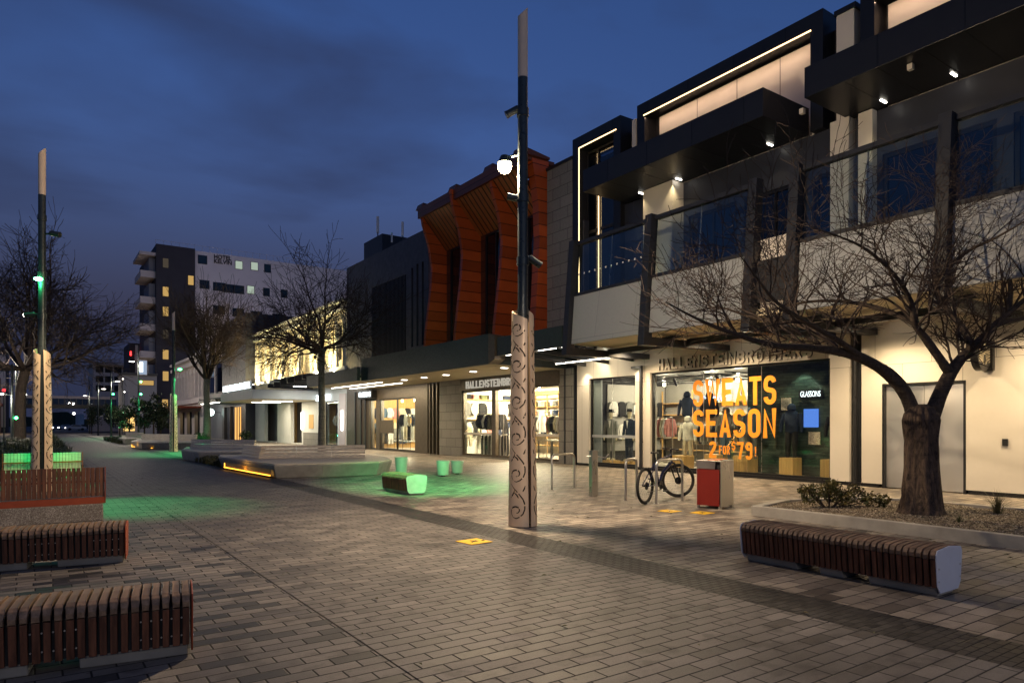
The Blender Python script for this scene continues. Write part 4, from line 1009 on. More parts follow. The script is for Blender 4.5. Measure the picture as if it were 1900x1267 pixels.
# ground floor D
SW3 = (43.6, 46.0, .05, 3.05)
wall_open(MB(), X, X + .3, 42.02, 64.2, 0, 4.0, [SW3, (51.0, 53.8, .05, 3.2), (57.3, 61.2, .05, 3.3)]).build('lower_wall', M['whites'], D)
MB().box(X - .06, X - .002, 47.0, 50.5, .0, .9).build('dado', M['stone'], D)
MB().box(X - .05, X - .002, 42.1, 43.2, .0, 3.5).box(X - .05, X - .002, 46.4, 47.0, .0, 3.5).build('pilaster', M['paleb'], D)
wd = frame_x(MB(), X + .05, X + .15, SW3[0], SW3[1], .05, 3.05, .08).build('window', M['blackm'], D)
MB().box(X + .09, X + .1, 43.68, 45.92, .13, 2.97).build('pane', M['glass'], wd)
text('sign_lettering', 'GLASSONS', .42, M['signw'], D, (X - .1, 47.6, 3.12), 'x', width=2.9, ext=.04, off=.01)
MB().box(X - .04, X - .003, 48.3, 49.3, 1.2, 2.2).build('plaque', M['ply'], D)
for y in (42.6, 46.7, 50.7):
    MB().box(X - .14, X - .053, y - .05, y + .05, 1.1, 2.4).build('wall_light', M['ledw'], D)
IDD = thing('shop_interior', 'bright lobby and shop rooms under the cream heritage facade', 'shop interior', (X + .5, 48, 0))
MB().box(X + .18, X + 3.6, 43, 62, .01, .045).build('floor', M['floorin'], IDD)
MB().box(X + 3.3, X + 3.4, 43, 62, .05, 3.4).build('rear_wall', M['wallin'], IDD)
MB().box(X + .3, X + 3.4, 43, 62, 3.4, 3.5).build('ceiling', M['wallin'], IDD)
MB().box(X + .3, X + 3.4, 46.6, 46.7, .05, 3.4).box(X + .3, X + 3.4, 55.3, 55.4, .05, 3.4).build('side_wall', M['ply'], IDD)
for y, e in ((44.8, 330), (52.4, 260), (59, 260)): lamp('POINT', (X + 1.6, y, 2.9), e * 1.6, (1, .82, .5), IDD, .12)
for i, c_ in enumerate(['white', 'denim', 'black', 'cream', 'white']):
    garment('top', c_, (X + .7, 43.9 + i * .42, 2.1), PI / 2 + .3 * i, 'in the small far fashion window', .95, 'tops in the far fashion window')
# steel louvre canopy and lettered canopy
DC = thing('louvre_canopy', 'open steel beam canopy with white lamps under the cream facade', 'canopy', (13.5, 45, 3.8))
for i, y in enumerate((39.4, 41.2, 43.0, 44.8, 46.6, 48.4)): MB().box(12.7 + i * .1, X - .05, y - .06, y + .06, 4.12 - .02 * i, 4.4 - .02 * i).build('beam', M['fin'], DC)
MB().box(13.0, X - .05, 39.1, 48.6, 4.42, 4.46).build('roof_sheet', M['glassd'], DC)
for y in (40.2, 42.2, 45.8): MB().box(14.2, 15.4, y - .15, y + .15, 4.02, 4.05).build('lamp_panel', M['ledw'], DC)
lamp('AREA', (14.5, 43, 4.0), 160, (.95, .95, .9), DC, 1.0, (14.5, 43, 0), sy=7)
LCN = thing('lettered_canopy', 'flat white edged canopy with small white lit lettering on its corner', 'canopy', (13.5, 53, 3.6))
yc = 47.4
c0 = FY(468, 740, yc).x
MB().box(c0, X - .002, yc, yc + 9.5, 3.22, 3.85).build('slab', M['whites'], LCN, bevel=.02)
MB().box(c0 + .05, X - .01, yc + .05, yc + 9.4, 3.19, 3.217).build('soffit', M['soffit'], LCN)
text('canopy_lettering', 'INVERCARGILL CENTRAL', .46, M['signw'], LCN, (c0 + .02, yc + 8.6, 3.95), 'x', width=8.0, ext=.04, off=.01)
MB().box(c0 + .06, c0 + .1, yc + .3, yc + 9, 3.86, 4.5).build('sign_back', M['blackm'], LCN)
lamp('AREA', (14.6, 51.5, 3.15), 350, (1, .86, .6), LCN, 1.0, (14.6, 51.5, 0), sy=7)
MB().box(13.5, 15.6, 50.6, 50.9, 3.16, 3.185).box(13.5, 15.6, 53.6, 53.9, 3.16, 3.185).build('light_strip', M['ledw'], LCN)
# ================================================================ FAR ROW
def fbuild(name, lab, cat, x0, x1, y0, y1, h, m, org=None):
    t = thing(name, lab, cat, (x0, y0, 0)); MB().box(x0, x1, y0, y1, 0, h).build('wall', m, t); return t
def winrow(t, face, xs, zs, wd, hh, x=None, y=None, m=None, fr=.05, lit=()):
    for i, q in enumerate(xs):
        for j, z in enumerate(zs):
            gm = m or M['glassd']
            if (i, j) in lit: gm = lit[(i, j)]
            if face == 'y':
                a = MB().box(q - .06, q + wd + .06, y - .05, y - .002, z - .06, z + hh + .06).build('window', M['fin'], t)
                MB().box(q, q + wd, y - .09, y - .052, z, z + hh).build('pane', gm, a)
            else:
                a = MB().box(x - .05, x - .002, q - .06, q + wd + .06, z - .06, z + hh + .06).build('window', M['fin'], t)
                MB().box(x - .09, x - .052, q, q + wd, z, z + hh).build('pane', gm, a)
E1 = fbuild('dark_building', 'plain charcoal building with a warm lit doorway beside the cream facade', 'building', 15.6, 28, 64.4, 73.8, 11.6, M['navy'])
MB().box(15.5, 15.59, 66.0, 68.0, .05, 3.1).build('doorway', emit('lit_doorway', (1, .5, .14), 1.2), E1)
MB().box(15.44, 15.49, 66.9, 67.05, .05, 3.1).box(15.44, 15.49, 66.0, 66.1, .05, 3.1).build('door_frame', M['black'], E1)
MB().box(15.3, 15.58, 69, 69.1, 0, 3.2).box(15.3, 15.58, 71.5, 71.6, 0, 3.2).build('downpipe', M['blackm'], E1)
MB().box(13.2, 15.59, 65, 73, 3.5, 3.75).build('canopy', M['fasc'], E1)
MB().box(13.4, 13.6, 65.2, 72.8, 3.46, 3.495).build('light_strip', M['ledw'], E1)
lamp('AREA', (14.2, 69, 3.4), 150, (1, .85, .65), E1, .5, (14.2, 69, 0), sy=7)
E2 = fbuild('glazed_building', 'grey building with large dark upper windows in pale frames', 'building', 15.9, 28, 74.0, 84.9, 8.6, M['greyb'])
winrow(E2, 'x', [74.8, 78.2, 81.4], [4.9], 2.6, 3.0, x=15.9)
MB().box(15.6, 15.84, 73.95, 85, 4.3, 4.7).build('cornice', M['paleb'], E2)
MB().box(15.7, 15.84, 77.5, 78.0, 4.7, 8.5).box(15.7, 15.84, 84.2, 84.8, 4.7, 8.5).build('pilaster', M['paleb'], E2)
bs = thing('round_sign', 'small round white lit sign projecting above a far shop door', 'sign', (14.9, 76, 2.7))
MB().exy([(14.9 + .38 * math.cos(2 * PI * k / 20), 2.75 + .38 * math.sin(2 * PI * k / 20)) for k in range(20)], 75.9, 76.05).build('disc', emit('round_sign_glow', (.75, 1, .9), 5), bs)
MB().box(15.2, 15.9, 75.95, 76.0, 2.7, 2.76).build('bracket', M['fin'], bs)
E3 = fbuild('victorian_building', 'ornate stucco building with tall arched upper windows and red trimmed canopy', 'building', 15.9, 28, 85.1, 104, 9.4, M['vict'])
for i in range(8):
    y = 86.2 + i * 2.25
    MB().box(15.55, 15.897, y - .45, y - .15, 4.7, 8.4).build('pilaster', M['vict'], E3)
    a = MB().box(15.8, 15.897, y, y + 1.2, 5.2, 7.6).build('window', M['blackm'], E3)
    pts = [(y + .6 - .8 * math.cos(PI * k / 10), 7.6 + .6 * math.sin(PI * k / 10)) for k in range(11)]
    MB().exx(pts, 15.65, 15.898).build('arch', M['vict'], E3)
MB().box(15.3, 15.9, 85.1, 104, 8.5, 8.9).box(15.2, 15.9, 85.1, 104, 9.3, 9.6).box(15.5, 15.9, 85.1, 104, 4.0, 4.5).build('cornice', M['vict'], E3)
MB().box(13.4, 15.9, 86, 104, 3.4, 3.6).build('canopy', M['rust'], E3)
MB().box(15.7, 15.897, 87, 89, 0.1, 3).box(15.7, 15.897, 92, 94, .1, 3).box(15.7, 15.897, 97, 99, .1, 3).build('doorway', M['black'], E3)
hs = thing('sign_or_reflection', 'small white lit square sign projecting high on the far dark wall', 'sign', (12, 104, 8))
MB().box(11.1, 12.2, 102.0, 102.3, 8.0, 10.0).build('box', M['paleb'], hs)
MB().box(11.15, 12.15, 101.95, 101.99, 8.1, 9.9).build('face', emit('sign_face', (.6, .75, 1), .5), hs)
MB().box(11.3, 11.7, 101.9, 101.94, 8.4, 9.7).build('symbol', M['signw'], hs)
# hotel
hy = 126.0; hx = FY(290, 452, hy).x; hx2 = FY(362, 452, hy).x; hh_ = FY(290, 452, hy).z
H = thing('hotel', 'tall hotel with a dark end wall and pale side wing above the street', 'hotel', (hx, hy, 0))
MB().box(hx, hx2, hy, hy + 22, 0, hh_).build('dark_wall', M['hoteld'], H)
MB().box(hx2 + .002, hx2 + 36, hy + .8, hy + 18, 0, hh_ - .1).build('pale_wing', M['hotelw'], H)
text('hotel_lettering', 'HOTEL\nKELVIN', 1.5, M['blackm'], H, (FY(397, 482, hy + .8).x, hy + .79, FY(397, 488, hy + .8).z), 'y', width=2.9, ext=.1, off=.02)
lit = {}
for (u, v, c_) in ((305, 490, 'dim'), (352, 522, 'y'), (305, 543, 'y'), (305, 580, 'y'), (305, 622, 'dim'), (305, 660, 'y'), (305, 700, 'y'), (304, 752, 'y')):
    p = FY(u - 4, v + 7, hy)
    a = MB().box(p.x, p.x + 1.0, hy - .06, hy - .002, p.z, p.z + 1.7).build('window', M['fin'], H)
    MB().box(p.x + .08, p.x + .92, hy - .1, hy - .062, p.z + .08, p.z + 1.62).build('pane', M['winy'] if c_ == 'y' else emit('dim_window', (.5, .4, .3), .12), a)
for (u, v, wd_, c_) in ((441, 492, 1.3, 'g'), (470, 494, 1.3, 'g'), (495, 498, 1.2, 'd'), (372, 482, 1.5, 'd'), (463, 538, 1.3, 'g'), (493, 542, 1.2, 'd'), (526, 545, 1.2, 'd'), (375, 528, 1.6, 'd'), (400, 532, 2, 'd'), (418, 535, 2, 'd'), (436, 537, 2, 'd'),
                        (400, 575, 2, 'd'), (436, 580, 2, 'd'), (470, 585, 2, 'd'), (510, 590, 2, 'd')):
    p = FY(u - 5, v + 7, hy + .8)
    a = MB().box(p.x, p.x + wd_, hy + .74, hy + .798, p.z, p.z + 1.5).build('window', M['fin'], H)
    MB().box(p.x + .08, p.x + wd_ - .08, hy + .7, hy + .738, p.z + .08, p.z + 1.42).build('pane', {'g': M['wing'], 'y': M['winy'], 'd': M['glassd']}[c_], a)
rl = MB()
for i in range(36): rl.box(hx + i * 1.2, hx + i * 1.2 + .035, hy + 1, hy + 1.06, hh_ - .1, hh_ + .9)
rl.box(hx, hx + 42, hy + 1.0, hy + 1.05, hh_ + .87, hh_ + .9); rl.build('roof_rail', M['paleb'], H)
for k, z in enumerate((8, 12.5, 17, 21.5, 25.8)):
    MB().box(hx - 2.2, hx - .002, hy + 1, hy + 9, z, z + 1.1).build('balcony', M['paleb'], H)
    MB().box(hx - .9, hx - .004, hy + 1.5, hy + 8, z + 1.2, z + 3.4).build('bay', M['greyb'], H)
MB().box(hx - 2.4, hx - .002, hy + .5, hy + 9.5, 29.4, 29.9).build('eave', M['paleb'], H)
for q in ((34, 96, 17), (22, 100, 13)): lamp('POINT', q, 1500, (1, .86, .84), None, .4)  # added fill lights without fixtures, brighten the hotel walls
# far mid blocks
K1 = fbuild('far_grey_block', 'low grey block with two warm lit high windows beside the dark hotel wall', 'building', FY(228, 700, 118).x, FY(291, 700, 118).x, 118, 125, 9.0, M['greyb'])
winrow(K1, 'y', [FY(258, 710, 118).x, FY(270, 710, 118).x], [FY(260, 714, 118).z], 1.1, .7, y=118, m=M['winy'])
MB().box(FY(226, 700, 118).x, FY(292, 700, 118).x, 117.5, 125.2, 9.003, 9.3).build('roof', M['fin'], K1)
MB().box(FY(228, 770, 117.8).x, FY(250, 770, 117.8).x, 117.8, 117.95, .5, 3.0).build('shopfront', emit('far_shop', (1, .62, .2), 1.2), K1)
x0, x1 = FY(240, 700, 150).x, FY(272, 700, 150).x
K2 = fbuild('far_dark_tower', 'narrow dark tower with a pale stripe beyond the hotel', 'building', x0, x1 + 3, 150, 160, FY(255, 637, 150).z, M['hoteld'])
MB().box(FY(251, 700, 149.9).x, FY(256, 700, 149.9).x, 149.8, 149.95, 5, FY(251, 640, 149.9).z).build('stripe', M['paleb'], K2)
MB().box(x0 + .1, x0 + .35, 149.85, 149.95, FY(242, 660, 150).z, FY(242, 652, 150).z).build('beacon', emit('red_light', (1, .03, .03), 6), K2)
x0, x1 = FY(172, 700, 170).x, FY(240, 700, 170).x
K3 = fbuild('far_office_block', 'pale flat roofed office block with bands of dark windows at the end of the street', 'building', x0, x1, 170, 185, FY(172, 676, 170).z, M['paleb'])
zz = [FY(180, 708, 170).z, FY(180, 725, 170).z, FY(180, 690, 170).z, 3.5]
winrow(K3, 'y', [x0 + .6 + i * 1.7 for i in range(4)], zz, 1.3, 1.2, y=170, m=M['dark'])
MB().box(x0 - .4, x1, 169, 185, FY(172, 676, 170).z + .002, FY(172, 676, 170).z + .5).build('roof', M['paleb'], K3)
# skybridge
yb = 152
xa, xb_ = FY(38, 740, yb).x, FY(216, 740, yb).x
SB = thing('skybridge', 'enclosed pedestrian bridge with glazed side spanning the far end of the street', 'bridge', (xa, yb, 4))
MB().box(xa, xb_, yb, yb + 4, FY(100, 757, yb).z, FY(100, 750, yb).z).build('deck', M['fin'], SB)
MB().box(xa, xb_, yb, yb + 4, FY(100, 739, yb).z, FY(100, 734, yb).z).build('roof', M['paleb'], SB)
MB().box(xa, xb_, yb + .1, yb + .2, FY(100, 750, yb).z, FY(100, 739, yb).z).build('glazing', M['glassd'], SB)
mu = MB()
for i in range(16): mu.box(xa + i * (xb_ - xa) / 16, xa + i * (xb_ - xa) / 16 + .12, yb + .02, yb + .09, FY(100, 750, yb).z, FY(100, 739, yb).z)
mu.build('mullion', M['fin'], SB)
MB().box(xa, xb_, yb + 2, yb + 2.1, FY(100, 750, yb).z, FY(100, 739, yb).z).build('inner_glow', emit('bridge_glow', (.35, .5, .8), .12), SB)
# left side
LB1 = fbuild('corner_shop', 'brown fronted corner shop with lit doorway at the far side of the street', 'building', -20, -4.9, 120, 150, 9.5, M['pinkish'])
MB().box(-4.88, -4.5, 120, 150, 4.6, 5.0).build('canopy', M['rust'], LB1)
MB().box(-4.87, -4.8, 122, 140, .3, 3.2).build('shopfront', emit('far_shop_amber', (1, .55, .12), 1.0), LB1)
lamp('AREA', (-3.5, 128, 4.4), 120, (1, .85, .6), LB1, 1, (-3.5, 128, 0), sy=15)
LB2 = fbuild('far_dark_block', 'dark far block with one pale lit band near its top', 'building', -16, -4.4, 154, 175, 15, M['hoteld'])
MB().box(-7.5, -4.6, 153.8, 153.95, 10.2, 10.7).build('lit_band', emit('pale_band', (.9, .85, .7), .7), LB2)
MB().box(-5.6, -4.38, 153.7, 153.95, 1, 14).build('pier', M['paleb'], LB2)
K4 = fbuild('distant_block', 'small pale block standing past the end of the bridge', 'building', FY(145, 770, 300).x, FY(156, 770, 300).x, 300, 320, FY(150, 768, 300).z, M['paleb'])
hl = MB(); hp = []
for i in range(60):
    x = -150 + i * 8; hp.append((x, 6 + 3 * math.sin(i * .7) + 2 * math.sin(i * 1.9)))
hl.exy([(-160, -1)] + hp + [(340, -1)], 560, 575)
struct('hills', hl, M['leafd'])
# ================================================================ STREET FURNITURE
# ---- light poles with carved sleeves
def sleeve_shell(a0, a1, r0, r1, z0, z1, thick=.012, wav=.1, n=18, gap=.0, ph=0):
    """part of a cone shell between angles; gap widens the slot in its middle"""
    mb = MB(); m_ = 14; rows = []
    for j in range(m_ + 1):
        t = j / m_; rr = []
        for i in range(n + 1):
            s_ = i / n
            g = gap * math.sin(PI * min(1, t * 1.05)) ** 1.0
            a = (a0 + g) + (a1 - a0 - 2 * g) * s_
            zt = z1 + wav * math.cos((s_ - .1) * 2.2 + ph) - wav
            z = z0 + (zt - z0) * t; r = r0 + (r1 - r0) * t
            rr.append((a, r, z))
        rows.append(rr)
    def P(a, r, z): return (r * math.cos(a), r * math.sin(a), z)
    for rr in rows:
        for a, r, z in rr: mb.v.append(P(a, r, z))
    off = len(mb.v)
    for rr in rows:
        for a, r, z in rr: mb.v.append(P(a, r - thick, z))
    N_ = n + 1
    for j in range(m_):
        for i in range(n):
            a = j * N_ + i; mb.f.append((a, a + 1, a + N_ + 1, a + N_)); mb.f.append((off + a, off + a + N_, off + a + N_ + 1, off + a + 1))
        for i in (0, n):
            a = j * N_ + i; mb.f.append((a, a + N_, off + a + N_, off + a))
    for i in range(n):
        for j in (0, m_):
            a = j * N_ + i; mb.f.append((a, off + a, off + a + 1, a + 1))
    return mb
UNIT = [[(.02, 1.02), (.07, .93), (.13, .84), (.19, .74), (.245, .63), (.275, .50), (.275, .37), (.245, .25), (.19, .17), (.13, .13), (.07, .16)],
        [(.07, .16), (.035, .24), (.03, .33), (.06, .41), (.12, .44), (.175, .41), (.19, .34), (.165, .28), (.12, .27)],
        [(.10, .88), (.085, .80), (.05, .72), (.015, .66)], [(.085, .80), (.14, .74), (.17, .66)],
        [(.28, .98), (.265, .90), (.24, .83)]]
def pole(label, loc, rz, slots, lights=(), detail=True, lampside=1):
    t = thing('light_pole', label, 'street light', loc, rz, 'tall light poles with carved pale sleeves'); W = dict(world=False)
    MB().cyl((0, 0, 0), .085, 3.2, 20).tube([(0, 0, 3.2), (0, 0, 6.62)], .075, 20).build('pole_shaft', M['pole'], t, smooth=True, **W)
    tp = MB(); n = 20
    tp.v = [(.074 * math.cos(2 * PI * k / n), .074 * math.sin(2 * PI * k / n), 6.62) for k in range(n)] + [(.074 * math.cos(2 * PI * k / n), .074 * math.sin(2 * PI * k / n), 7.6 - .08 * math.cos(2 * PI * k / n - PI)) for k in range(n)]
    tp.f = [tuple(range(n))[::-1], tuple(range(n, 2 * n))] + [(i, (i + 1) % n, n + (i + 1) % n, n + i) for i in range(n)]
    tp.build('top_tube', M['poletop'], t, smooth=True, **W)
    for z in (3.85, 4.78, 6.05):
        MB().cyl((0, 0, z), .09, .12, 20).build('collar', M['pole'], t, smooth=True, **W)
    for i, (a0, a1, ph) in enumerate(slots):
        s_ = sleeve_shell(a0, a1, .215, .162, .01, 3.2, gap=.07, ph=ph).build('sleeve', M['sleeve'], t, smooth=True, **W)
        # carved cut-outs follow the curved face
        mb = MB(); flip = 1 if i == 0 else -1
        for cen in ([a1 - .82, a1 - 2.25] if i == 0 else [a0 + .82, a0 + 2.25]):
            for k in range(6):
                zb = .06 + k * .53
                for li, line in enumerate(UNIT):
                    fine = []
                    for (xa, za), (xb, zb2) in zip(line[:-1], line[1:]):
                        for q in range(3): fine.append((xa + (xb - xa) * q / 3, za + (zb2 - za) * q / 3))
                    fine.append(line[-1]); tot = len(fine)
                    for q in range(tot - 1):
                        if (q + 2 * k) % 8 == 7: continue
                        (xa, za), (xb, zb2) = fine[q], fine[q + 1]; tp = .4 + 1.1 * math.sin(PI * (q + .5) / tot)
                        dx, dz = (xb - xa), (zb2 - za) * .56; l_ = math.hypot(dx, dz) or 1
                        nx, nz = -dz / l_ * .0075 * tp, dx / l_ * .0075 * tp
                        vs = []; ok = True
                        for (sx, z_) in ((xa - nx, za * .56 - nz), (xb - nx, zb2 * .56 - nz), (xb + nx, zb2 * .56 + nz), (xa + nx, za * .56 + nz)):
                            z_ += zb; r = .215 + (.162 - .215) * (z_ - .01) / 3.19; an = cen + flip * (sx - .15) / r * .88
                            if z_ > 3.02 or not (a0 + .1 + .07 < an < a1 - .1 - .07): ok = False
                            vs.append(((r + .003) * math.cos(an), (r + .003) * math.sin(an), z_))
                        if ok: mb.add(vs, [(0, 1, 2, 3)])
        mb.build('cutouts', M['cut'], s_, **W)
    MB().cyl((0, 0, 0), .2, .014, 24).build('base_plate', M['cut'], t, smooth=True, **W)
    return t
def head(t, z, ang, dist, tilt, m_emit=None, r=.052):
    """projector head on an arm, angle in world radians relative to pole"""
    W = dict(world=False)
    d = Vector((math.cos(ang), math.sin(ang), 0)); c_ = Vector((0, 0, z)) + d * dist
    ax = (d * math.cos(tilt) - Vector((0, 0, 1)) * math.sin(tilt)).normalized()
    o = MB().tube([c_ - ax * .13, c_ - ax * .10, c_ + ax * .06, c_ + ax * .10], [r * .6, r, r, r * 1.12], 14).tube([(0, 0, z), tuple(c_ - ax * .05)], .022, 8).build('projector', M['pole'], t, smooth=True, **W)
    if m_emit:
        MB().tube([c_ + ax * .103, c_ + ax * .115], [r * .95, r * .9], 16).build('lens', m_emit, o, world=False)
    return t.matrix_basis @ (c_ + ax * .15) if False else Vector(t.location) + Matrix.Rotation(t.rotation_euler[2], 3, 'Z') @ (c_ + ax * .15)
fw = Vector((sn, cs, 0)); rt = Vector((cs, -sn, 0))
def ang_of(v): return math.atan2(v.y, v.x)
P1 = G(970, 975)
# slots: the sleeve is two shells, slot faces the viewer slightly to the east
av = ang_of(-fw)      # direction towards the street corner where the photo was taken
p1 = pole('tallest looking light pole with pale carved sleeve and glowing amber lamp on the paving', P1, 0, [(av + .62 - 2 * PI + .02 + PI * .98, av + .60, 0.4)][:0] + [(av - 2.55, av + .42, .3), (av + .60, av + 3.55, 1.2)])
# warm lamp
c_ = P1 + Vector((0, 0, 5.38)) - rt * .27 + fw * .18
lh = MB().tube([c_ + Vector((0, 0, .05)), c_ + Vector((0, 0, .16))], [.11, .06], 16).tube([P1 + Vector((0, 0, 5.5)), c_ + Vector((0, 0, .13))], .022, 8).build('projector', M['pole'], p1, smooth=True)
MB().ball(c_, .105, 16, 10).build('lamp_globe', M['lampw'], lh, smooth=True)
lamp('POINT', c_ - Vector((0, 0, .12)), 2300, (1, .75, .48), p1, .09)
head(p1, 6.12, ang_of(-rt), .16, .5); head(p1, 4.85, ang_of(-rt), .13, -.2, None, .05); h_ = head(p1, 3.92, ang_of(rt + fw * .4), .2, .5, None, .05)
head(p1, 6.12, ang_of(fw), .14, .5)
for dv in (): lamp('SPOT', P1 + dv + Vector((0, 0, 4.9)), 500, (1, .80, .60), p1, .05, P1 + Vector((0, 0, 1.3)), 34, 1)
pg = P1 + Vector((0, 0, 5.95)) + fw * .2
lamp('SPOT', pg, 8500, (.0, 1, .24), p1, .05, (8.1, 14.9, 0), 36, 1)
lamp('SPOT', P1 + Vector((0, 0, 6.0)) + fw * .2, 900, (.0, 1, .25), p1, .05, (12.9, 27, 4.2), 26, .9)
P2 = G(78, 911.5)
a2 = ang_of(-P2)
p2 = pole('light pole with pale carved sleeve and green lamp standing behind the dark slatted seat back', P2, 0, [(a2 - 2.95, a2 - .17, .3), (a2 + .17, a2 + 2.95, 1.2)])
gl = P2 + Vector((0, 0, 4.72)) - fw * .12
MB().ball(gl, .085, 14, 8, .5).build('lamp_globe', emit('lamp_green_bright', (.1, 1, .3), 45), p2, smooth=True)
lamp('POINT', gl - fw * .05 - Vector((0, 0, .1)), 25, (.05, 1, .28), p2, .08)
lamp('SPOT', P2 + Vector((0, 0, 4.6)) - fw * .15, 1500, (.0, 1, .24), p2, .06, (1.7, 14.4, 0), 32, .8)
lamp('SPOT', P2 + Vector((0, 0, 4.6)) + fw * .15, 3600, (.0, 1, .24), p2, .06, (.2, 19.5, .5), 30, .8)
lamp('SPOT', P2 + Vector((0, -.7, 4.9)), 700, (1, .78, .45), p2, .05, P2 + Vector((0, 0, 1.3)), 34, 1)
head(p2, 3.95, ang_of(-rt), .28, .1, M['ledw'], .05); head(p2, 5.75, ang_of(rt), .3, .2, None, .06)
# the next two poles of the rows, out of the frame behind the viewer
def near_pole(loc, label):
    q = pole(label, loc, 0, [(av - 2.55, av + .42, .3), (av + .60, av + 3.55, 1.2)])
    c_ = Vector(loc) + Vector((-.3, 0, 5.4)); MB().ball(c_, .085, 16, 10).build('lamp_globe', M['lampw'], q, smooth=True)
    lamp('POINT', c_ + Vector((-.1, 0, -.15)), 430, (1, .90, .82), q, .12)
lamp('SPOT', (-1.6, -6.8, 5.6), 3600, (1, .80, .60), None, .08, P1 + Vector((0, 0, 1.7)), 14, 1)  # added unseen spot that brightens the centre pole's sleeve
near_pole((6.1, -8.5, 0), 'carved light pole with white lamp farther along the shop side of the street')
near_pole((-2.0, -7.0, 0), 'carved light pole with white lamp on the open side of the street')
P3 = G(322, 838)
p3 = pole('light pole with pale carved sleeve lit green beside the far seating', P3, 0, [(ang_of(-P3) - 2.95, ang_of(-P3) - .12, .3), (ang_of(-P3) + .12, ang_of(-P3) + 2.95, 1.2)])
MB().ball(P3 + Vector((.3, -.1, 4.5)), .1, 14, 8, .5).build('lamp_globe', M['lampg'], p3, smooth=True)
lamp('SPOT', P3 + Vector((.3, -.2, 4.4)), 1500, (.05, 1, .28), p3, .06, P3 + Vector((0, -1.5, 0)), 95, .8)
# plain lamp poles farther on
def plain_pole(loc, label, z, greens=(), arm=1, h=8.2):
    t = thing('street_lamp', label, 'street lamp', loc, 0, 'plain lamp poles along the far street')
    L_ = Vector(loc)
    MB().tube([L_, L_ + Vector((0, 0, h))], [.09, .06], 10).tube([L_ + Vector((0, 0, z)), L_ + Vector((arm * .5, -.2, z + .05))], .03, 6).build('pole_shaft', M['pole'], t, smooth=True)
    MB().obox(L_ + Vector((arm * .62, -.2, z + .04)), .42, .2, .07).build('lamp_head', M['ledw'], t)
    lamp('POINT', L_ + Vector((arm * .62, -.2, z - .25)), 700, (1, .86, .68), t, .15)
    for g in greens: MB().ball(L_ + Vector((.2, -.1, g)), .085, 10, 6).build('green_lamp', M['lampg'], t)
Q = G(257, 815); plain_pole(Q, 'far lamp pole with two green lamps near the dark hotel wall', FY(250, 672, Q.y).z, (FY(257, 708, Q.y).z, FY(258, 731, Q.y).z), -1, FY(257, 645, Q.y).z)
lamp('SPOT', Q + Vector((.2, -.3, 4.5)), 900, (.05, 1, .28), None, .1, Q + Vector((-1, -2, 0)), 100)
Q = G(206, 812); plain_pole(Q, 'far lamp pole with one green lamp among small dark trees', FY(206, 708, Q.y).z, (FY(208, 731, Q.y).z,), 1, FY(206, 690, Q.y).z)
lamp('SPOT', Q + Vector((.2, -.3, 4.5)), 900, (.05, 1, .28), None, .1, Q + Vector((-1, -2, 0)), 100)
Q = G(182, 808); plain_pole(Q, 'slim far lamp pole before the pale office block', FY(182, 722, Q.y).z, (), 1, FY(182, 705, Q.y).z)
Q = G(166, 804); plain_pole(Q, 'slim far lamp pole with yellow lit shaft by the bridge end', FY(166, 735, Q.y).z, (), -1, FY(166, 715, Q.y).z)
Q = Vector((-1.15, 52, 0)); plain_pole(Q, 'far lamp pole beside the planting on the empty side of the street', 3.3, (FY(23, 775, 52).z,), -1, 5.2)
Q = Vector((-1.1, 60, 0)); plain_pole(Q, 'second lamp pole beside the planting before the corner shop', 5.6, (3.0,), -1, 6)
rlt = thing('red_signal', 'pair of red lit lanterns on thin posts at the corner shop', 'signal light', (-1.9, 70, 0))
for x in (-2.1, -1.2):
    a = MB().cyl((x, 70, 0), .05, 4.6, 8).build('post', M['pole'], rlt); MB().ball((x, 69.9, 4.3), .13, 10, 6).build('lantern', emit('lantern_red', (1, .04, .05), 2.5), a)
# bright distant street lights
for i, (u, v, y, r_) in enumerate(((137, 767, 210, .45), (90, 732, 160, .25), (205, 740, 175, .2), (228, 703, 116, .12), (231, 727, 116, .12), (176, 764, 200, .25), (48, 732, 150, .2))):
    p = FY(u, v, y); t = thing('distant_lamp', ['bright white far lamp glowing under the bridge', 'small far lamp above the bridge roof', 'small lamp before the office block', 'upper small lamp on the grey block', 'lower small lamp on the grey block', 'far lamp under the bridge end', 'far lamp beside the dark block'][i], 'street lamp', (p.x, p.y, 0))
    a = MB().cyl((p.x, p.y + .3, 0), .06, p.z, 6).build('pole_shaft', M['pole'], t); MB().ball(p, r_ * .7, 8, 6).build('lamp_globe', emit('far_lamp', (.95, .95, .85), 8) if i == 0 else M['ledw'], a)
